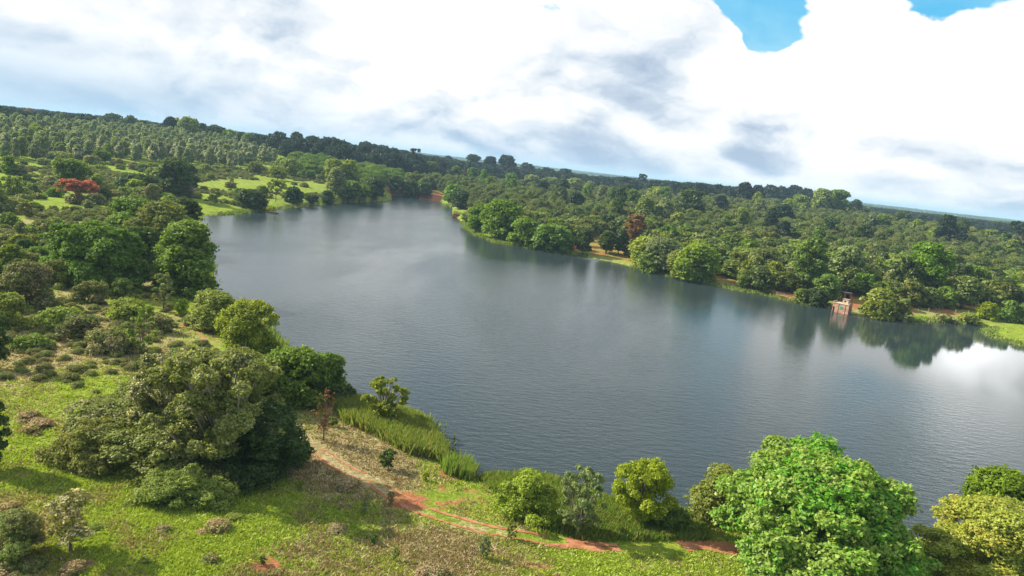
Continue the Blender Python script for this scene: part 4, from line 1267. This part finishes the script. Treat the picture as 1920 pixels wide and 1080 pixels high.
# taller trees of other kinds growing up through the orchard
rt = random.Random(77); done = []
while len(done) < 46:
    px = rt.uniform(900, 1925); py = rt.uniform(352, 400 + (px - 900) * 0.12)
    if not in_poly([px], [py], ORCH)[0] or any(math.hypot(px - a, (py - b_) * 2) < 26 for a, b_ in done): continue
    x, y, z = at(px, py)
    if lake_sd([x], [y])[0] < 30: continue
    h = rt.uniform(11, 17); w = h * rt.uniform(0.45, 0.8)
    k3, nm3 = rt.choice([('dark', 'dark green'), ('bluegreen', 'blackish green'), ('green', 'green'), ('pale', 'pale grey green'), ('olive', 'olive')])
    best = min(OLM, key=lambda l: math.hypot(l[1] - px, (l[2] - py) * 1.5))
    dx, dy = px - best[1], (py - best[2]) * 1.5
    rel_ = ('right of' if dx > 0 else 'left of') if abs(dx) > abs(dy) else ('in front of' if dy > 0 else 'behind')
    plant('broadleaf_tree', rt.choice(['dome', 'dome', 'tall', 'dense']), k3, x, y, z - 0.05, w, h,
          '%s %s tree rising out of the orchard %s the %s' % ('broad' if w > 0.63 * h else 'slim', nm3, rel_, best[0]), 'tree', 'taller trees rising out of the orchard', leaf_px=2.2)
    done.append((px, py))

# plantation of young pale flowering trees
X, Y = rows(PLANT, 7.6, R(35), 1.7, 15)
zz = height(X, Y); ppx, ppy = project_arr(X, Y, zz)
ok = (ppx > -60) & (ppx < 560)
X, Y, zz, ppx, ppy = X[ok], Y[ok], zz[ok], ppx[ok], ppy[ok]
order = np.argsort(np.hypot(X, Y) + np.where(ppx < -8, 1e5, 0))
PLM = [('edge tree', 18, 300), ('brownish edge tree', 112, 300), ('green edge tree', 190, 300), ('hut tree', 326, 300), ('brownish corner tree', 478, 300), ('tallest skyline clump', 360, 268), ('domed skyline pair', 226, 250)]
for n_, i in enumerate(order[:280]):
    best = min(PLM, key=lambda l: math.hypot(l[1] - ppx[i], (l[2] - ppy[i]) * 2))
    dx, dy = ppx[i] - best[1], (ppy[i] - best[2]) * 2
    rel_ = ('right of' if dx > 0 else 'left of') if abs(dx) > abs(dy) else ('in front of' if dy > 0 else 'behind')
    rd = random.Random(int(i) + 99)
    w = rd.uniform(3.8, 6.2); h = rd.uniform(7.5, 11.5)
    mt_ = 'blossom' if rd.random() < 0.38 + 0.5 * float(sstep(150, 420, ppx[i])) else rd.choice(['plantation', 'plantation', 'plantation', 'olive'])
    plant('plantation_tree', 'tall', mt_, X[i], Y[i], zz[i] - 0.05, w, h,
          '%s %s plantation tree %s, %s the %s' % ('taller' if h > 9.6 else 'shorter', {'blossom': 'white flowering', 'plantation': 'pale green', 'green': 'green', 'olive': 'olive'}[mt_], 'at the front' if n_ < 60 else ('a few rows in' if n_ < 150 else 'deeper in'), rel_, best[0]),
          'plantation tree', 'slender trees of the plantation on the left hill', leaf_px=2.0, bark='bark_pale')
rest = order[280:]
if len(rest):
    pro = [proto('tall', 1.9, 0.10, s, 0.7, 0.9) for s in (1, 2, 3, 4)]
    mass('plantation_canopy', X[rest], Y[rest], r_.uniform(3.6, 5.6, len(rest)), r_.uniform(8, 12, len(rest)), M['plantation'], pro, 19, 'back rows of the plantation merging into one pale green canopy', 'plantation')

# woods of the plain, to the horizon
def sector(n, rmin, rmax, seed, p=1.0, half=44):
    r_ = np.random.default_rng(seed)
    rad = np.sqrt(r_.random(n) * (rmax ** 2 - rmin ** 2) + rmin ** 2) if p == 1 else np.exp(r_.uniform(math.log(rmin), math.log(rmax), n))
    az = np.radians(r_.uniform(-half, half, n))
    return rad * np.sin(az), rad * np.cos(az)


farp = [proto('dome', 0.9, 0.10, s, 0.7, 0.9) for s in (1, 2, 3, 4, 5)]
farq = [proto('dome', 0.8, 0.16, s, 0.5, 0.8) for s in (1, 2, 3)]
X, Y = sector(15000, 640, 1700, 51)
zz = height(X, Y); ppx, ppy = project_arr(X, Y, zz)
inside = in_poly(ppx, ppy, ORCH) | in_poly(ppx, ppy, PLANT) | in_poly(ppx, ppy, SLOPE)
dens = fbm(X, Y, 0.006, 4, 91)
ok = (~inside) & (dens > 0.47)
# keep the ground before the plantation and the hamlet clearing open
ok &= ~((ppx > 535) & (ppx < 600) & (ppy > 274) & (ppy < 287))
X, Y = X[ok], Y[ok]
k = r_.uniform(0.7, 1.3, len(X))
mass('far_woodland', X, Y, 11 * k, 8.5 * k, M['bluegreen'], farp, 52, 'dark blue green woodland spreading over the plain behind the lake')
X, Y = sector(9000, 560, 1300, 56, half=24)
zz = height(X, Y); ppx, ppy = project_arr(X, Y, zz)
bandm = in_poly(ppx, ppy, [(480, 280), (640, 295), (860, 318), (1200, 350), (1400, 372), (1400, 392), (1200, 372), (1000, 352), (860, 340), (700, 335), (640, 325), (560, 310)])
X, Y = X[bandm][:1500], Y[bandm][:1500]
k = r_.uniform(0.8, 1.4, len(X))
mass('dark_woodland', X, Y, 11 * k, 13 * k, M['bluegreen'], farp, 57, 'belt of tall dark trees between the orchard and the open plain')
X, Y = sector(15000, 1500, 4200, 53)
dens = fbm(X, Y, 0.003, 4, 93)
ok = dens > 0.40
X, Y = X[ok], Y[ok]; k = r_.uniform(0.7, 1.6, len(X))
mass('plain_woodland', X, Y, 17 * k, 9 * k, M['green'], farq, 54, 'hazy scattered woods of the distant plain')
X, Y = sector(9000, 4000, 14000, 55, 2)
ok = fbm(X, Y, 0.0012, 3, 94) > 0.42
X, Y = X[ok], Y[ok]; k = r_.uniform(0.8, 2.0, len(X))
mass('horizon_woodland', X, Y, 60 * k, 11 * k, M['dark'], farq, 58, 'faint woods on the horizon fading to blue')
X, Y = scatter([(520, 318), (560, 302), (650, 314), (740, 332), (770, 352), (760, 362), (715, 364), (640, 340), (560, 335)], 330, 67)
ok = lake_sd(X, Y) > 4
X, Y = X[ok], Y[ok]; k = r_.uniform(0.6, 1.3, len(X))
mass('copse', X, Y, 8.5 * k, 6.5 * k, M['green'], [proto('dense', 0.8, 0.058, s, 0.9, 0.9) for s in range(4)], 68, 'mixed green copse closing the ground behind the peninsula')
# low undergrowth between the shrubs of the left slope and at the feet of the orchard
X, Y = scatter([(-60, 304), (330, 314), (540, 318), (700, 350), (712, 370), (480, 388), (372, 400), (250, 470), (120, 540), (-60, 640)], 5200, 61)
sd_ = lake_sd(X, Y); cl = fbm(X, Y, 0.03, 4, 63)
ok = (sd_ > 3) & (cl > 0.56)
X, Y = X[ok], Y[ok]
k = r_.uniform(0.6, 1.6, len(X))
mass('undergrowth', X, Y, 1.9 * k, 0.9 * k, M['brown'], [proto('shrub', 0.5, 0.085, s, 0.8, 0.8) for s in (1, 2, 3)], 64, 'low tangled brown and green undergrowth between the slope shrubs', 'undergrowth')
X, Y = scatter([(-40, 560), (140, 520), (270, 560), (380, 610), (420, 680), (300, 720), (-40, 720)], 620, 65)
k = r_.uniform(0.5, 1.5, len(X))
cl = fbm(X, Y, 0.10, 3, 66) > 0.46
X, Y, k = X[cl], Y[cl], k[cl]
X = X + r_.normal(0, 2.5, len(X)); Y = Y + r_.normal(0, 3.5, len(X))
mass('low_brush', X, Y, 1.3 * k, 0.5 * k, M['brown'], [proto('shrub', 0.45, 0.05, s, 0.8, 0.7) for s in (1, 2, 3)], 66, 'low dry brush carpeting the slope above the near meadow', 'undergrowth')

# ------------------------------------------------------------------ built things
M['brick'] = None
mt, q = new_mat('old_brick')
co = q.node('ShaderNodeTexCoord').outputs['Object']
mp = q.node('ShaderNodeMapping'); q.put(mp.inputs[0], co); mp.inputs['Rotation'].default_value = (R(90), 0, 0)
bk = q.node('ShaderNodeTexBrick'); q.put(bk.inputs['Vector'], mp.outputs[0]); bk.inputs['Scale'].default_value = 2.2
q.put(bk.inputs['Color1'], (0.46, 0.19, 0.10)); q.put(bk.inputs['Color2'], (0.38, 0.15, 0.08)); q.put(bk.inputs['Mortar'], (0.32, 0.26, 0.20))
nn = q.noise(co, 1.4, 6, 0.65)
wash = q.mix(q.rng(nn, 0.44, 0.60), bk.outputs['Color'], (0.48, 0.34, 0.23))
b = q.node('ShaderNodeBsdfPrincipled'); q.put(b.inputs['Base Color'], wash); b.inputs['Roughness'].default_value = 0.9
o_ = q.node('ShaderNodeOutputMaterial'); q.l.new(b.outputs[0], o_.inputs[0])
M['brick'] = mt
M['plaster'] = plain_mat('weathered_plaster', (0.40, 0.30, 0.21), (0.58, 0.46, 0.34), 2.0)
M['oldtin'] = plain_mat('old_tin', (0.20, 0.17, 0.15), (0.34, 0.30, 0.27), 2.0)
M['redplaster'] = plain_mat('red_plaster', (0.32, 0.11, 0.06), (0.42, 0.17, 0.09), 2.0)
M['darkroof'] = plain_mat('dark_roof', (0.10, 0.07, 0.06), (0.17, 0.12, 0.10), 2.0)
M['tin'] = plain_mat('pale_tin', (0.55, 0.56, 0.57), (0.72, 0.73, 0.74), 1.0, 0.5)
M['redroof'] = plain_mat('red_tiles', (0.30, 0.10, 0.07), (0.42, 0.17, 0.12), 1.0)
M['wall'] = plain_mat('pale_wall', (0.45, 0.40, 0.33), (0.60, 0.55, 0.48), 1.0)
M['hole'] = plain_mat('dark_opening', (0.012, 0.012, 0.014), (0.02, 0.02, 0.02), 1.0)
M['greenpaint'] = plain_mat('green_paint', (0.05, 0.22, 0.17), (0.09, 0.30, 0.22), 3.0)
M['wood'] = plain_mat('grey_wood', (0.28, 0.23, 0.17), (0.48, 0.42, 0.34), 6.0)
M['metal'] = plain_mat('mast_metal', (0.50, 0.16, 0.12), (0.62, 0.60, 0.58), 0.25, 0.6)
M['earth'] = plain_mat('termite_earth', (0.40, 0.14, 0.05), (0.55, 0.22, 0.09), 1.5)


def thing(name, loc, rz, label, cat, group=None):
    o = bpy.data.objects.new(name, None); COL.objects.link(o); o.location = loc; o.rotation_euler = (0, 0, rz)
    return tag(o, label, cat, group)


def part(name, boxes, mat, parent):
    v, f = join([box(*b) for b in boxes])
    return link(name, mesh_np(name, v, f), mat, parent)


x, y, z = *plane(1574, 587), 0
ph = thing('pump_house', (x, y, 0), R(-42), 'small weathered brick pump house standing in the water at the far bank', 'pump house')
k = math.hypot(x, y) / FPX
hw = 13.5 * k
bh = 16 * k
part('base', [(-hw, hw, 0, 2.6, -1.5, bh)], M['brick'], ph)
part('coping', [(-hw - 0.12, hw + 0.12, -0.12, 2.72, bh, bh + 0.16)], M['plaster'], ph)
part('parapet', [(-hw, -hw + 0.2, 0, 2.6, bh + 0.16, bh + 0.5), (hw - 0.2, hw, 0, 2.6, bh + 0.16, bh + 0.5)], M['brick'], ph)
part('hatch', [(-0.15, 0.65, -0.05, 0.0, bh * 0.42, bh * 0.75)], M['greenpaint'], ph)
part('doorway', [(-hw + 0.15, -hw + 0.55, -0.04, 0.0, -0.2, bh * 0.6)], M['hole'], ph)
ur = part('upper_room', [(0.0, 1.5, 0.8, 2.3, bh + 0.16, bh + 1.3)], M['plaster'], ph)
part('roof', [(-0.12, 1.62, 0.68, 2.42, bh + 1.3, bh + 1.4)], M['oldtin'], ph)
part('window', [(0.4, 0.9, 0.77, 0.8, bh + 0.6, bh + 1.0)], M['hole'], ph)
part('buttress', [(-hw * 0.35, -hw * 0.35 + 0.18, -0.1, 0.0, -1.0, bh), (hw * 0.5, hw * 0.5 + 0.18, -0.1, 0.0, -1.0, bh)], M['brick'], ph)

x, y, z = at(1588, 563)
sh = thing('shed', (x, y, z), R(-8), 'tiny red walled shed with a dark doorway just behind the pump house', 'shed')
part('wall', [(-1.1, -0.5, 0, 1.8, -0.2, 2.1), (0.6, 1.1, 0, 1.8, -0.2, 2.1), (-0.5, 0.6, 0.9, 1.0, -0.2, 2.1), (-0.5, 0.6, 0, 0.2, 1.8, 2.1)], M['redplaster'], sh)
part('roof', [(-1.3, 1.3, -0.3, 2.1, 2.1, 2.2)], M['oldtin'], sh)
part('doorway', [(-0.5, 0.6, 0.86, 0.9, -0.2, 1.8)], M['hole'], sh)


def house(name, px, py, w, d, h, rh, wall, roof, rz, label):
    x, y, z = at(px, py)
    t_ = thing(name, (x, y, z), rz, label, 'house')
    part('wall', [(-w / 2, w / 2, -d / 2, d / 2, -1, h)], wall, t_)
    e = w / 2 + 0.5; g = d / 2 + 0.5
    V = np.array([(-e, -g, h), (e, -g, h), (e, g, h), (-e, g, h), (-e * 0.8, 0, h + rh), (e * 0.8, 0, h + rh)])
    F = [(0, 1, 5, 4), (2, 3, 4, 5)]
    me = bpy.data.meshes.new('roof'); me.from_pydata([tuple(v) for v in V], [], F + [(1, 2, 5), (3, 0, 4), (0, 3, 2, 1)]); link('roof', me, roof, t_)
    for kx in (-w * 0.28, w * 0.22):
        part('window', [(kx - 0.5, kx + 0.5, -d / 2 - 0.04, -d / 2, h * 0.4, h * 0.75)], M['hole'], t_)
    part('door', [(-0.5, 0.5, -d / 2 - 0.05, -d / 2, -0.5, h * 0.72)], M['darkroof'], t_)
    return t_


house('hut', 346, 369, 6.2, 4.2, 2.6, 1.3, M['darkroof'], M['darkroof'], R(12), 'small dark hut under the large dark tree on the left slope')
house('house', 549, 283, 12, 8, 3.5, 2.5, M['wall'], M['tin'], R(5), 'far white roofed house of the hamlet, leftmost')
house('house', 566, 288, 15, 8, 3.5, 3, M['wall'], M['redroof'], R(-5), 'far red roofed house of the hamlet under the big dark tree')
house('house', 632, 290, 11, 8, 3.5, 2.5, M['wall'], M['tin'], R(12), 'far pale house below the pointed cypress')
house('greenhouse', 120, 212, 60, 20, 6, 4, M['tin'], M['tin'], R(5), 'white far roof glinting on the left horizon')

# radio mast
x, y, z = at(1713, 398)
ms = thing('radio_mast', (x, y, z), 0, 'thin red and white lattice mast on the right horizon', 'mast')
k = math.hypot(x, y) / FPX
mh = 24 * k
parts = []
for sx, sy in ((-1, -1), (1, -1), (1, 1), (-1, 1)):
    parts.append(tube([(sx * 1.2, sy * 1.2, -1), (sx * 0.2, sy * 0.2, mh)], [0.16, 0.08], 4))
for i in range(14):
    s0 = 1.2 - i / 14; s1 = 1.2 - (i + 1) / 14; za, zb = mh * i / 14, mh * (i + 1) / 14
    cs = [(-1, -1), (1, -1), (1, 1), (-1, 1)]
    for j in range(4):
        a, b2 = cs[j], cs[(j + 1) % 4]
        parts.append(tube([(a[0] * s0, a[1] * s0, za), (b2[0] * s1, b2[1] * s1, zb)], [0.06, 0.06], 3))
v, f = join(parts); link('lattice', mesh_np('lattice', v, f), M['metal'], ms)
v, f = tube([(0, 0, mh - 0.2), (0, 0, mh + 3)], [0.1, 0.05], 5); link('antenna', mesh_np('antenna', v, f), M['metal'], ms)

# fences along the bank
def fence(pxs, label):
    P = smooth_line(np.array([at(*p)[:2] for p in pxs]), 3.2)
    c0 = P[0]; f_ = thing('wire_fence', (c0[0], c0[1], h1(*c0)), 0, label, 'fence')
    z0_ = h1(*c0); tops = []
    for p in P:
        zz_ = h1(*p) - z0_
        v, f = tube([(p[0] - c0[0], p[1] - c0[1], zz_ - 0.3), (p[0] - c0[0] + 0.03, p[1] - c0[1], zz_ + 1.25)], [0.085, 0.065], 6)
        link('post', mesh_np('post', v, f), M['wood'], f_)
        tops.append((p[0] - c0[0], p[1] - c0[1] - 0.07, zz_))
    for hz_ in (0.5, 0.85, 1.15):
        v, f = tube([(a, b2, c_ + hz_) for a, b2, c_ in tops], [0.012] * len(tops), 3)
        link('wire', mesh_np('wire', v, f), M['wood'], f_)


fence([(1592, 578), (1640, 582), (1700, 584), (1760, 586), (1815, 590)], 'wire fence on pale wooden posts along the bank right of the pump house')
fence([(1455, 556), (1490, 563), (1545, 572)], 'wire fence on pale wooden posts along the bank left of the pump house')

# termite mound and raft
x, y, z = at(1074, 470)
r_ = np.random.default_rng(2)
path = [(0, 0, -0.2), (0.1, 0, 0.8), (-0.05, 0.1, 1.8), (0.1, 0, 2.8), (0.05, 0, 3.5)]
v, f = tube(path, [0.85, 0.62, 0.5, 0.34, 0.06], 9)
v = v + r_.normal(0, 0.05, v.shape)
tm = link('termite_mound', mesh_np('termite_mound', v, f, smooth=True), M['earth'])
tm.location = (x, y, z); tag(tm, 'orange termite mound left of the narrow dark tree on red earth', 'termite mound')
x, y = plane(511, 399)
rf = thing('raft', (x, y, 0), R(8), 'low reddish raft floating just off the far left shore', 'raft')
part('deck', [(-2.2 + 0.45 * i, -2.2 + 0.45 * i + 0.4, -1.0, 1.0, 0.22, 0.30) for i in range(10)], M['redplaster'], rf)
part('float', [(-2.2, 2.2, -0.9, -0.5, -0.15, 0.22), (-2.2, 2.2, 0.5, 0.9, -0.15, 0.22)], M['darkroof'], rf)
# ------------------------------------------------------------------ the air
v, f = box(-36000, 36000, -36000, 36000, -12, 75)
mt, q = new_mat('haze')
pv = q.node('ShaderNodeVolumePrincipled')
pv.inputs['Color'].default_value = (0.50, 0.74, 1.0, 1)
pv.inputs['Density'].default_value = 0.00013
pv.inputs['Anisotropy'].default_value = 0.0
o_ = q.node('ShaderNodeOutputMaterial'); q.l.new(pv.outputs[0], o_.inputs['Volume'])
tag(link('haze', mesh_np('haze', v, f), mt), kind='stuff')
print('plants', count[0], 'meshes cached', len(CACHE), 'verts', sum(len(a.vertices) for a, b in CACHE.values()))
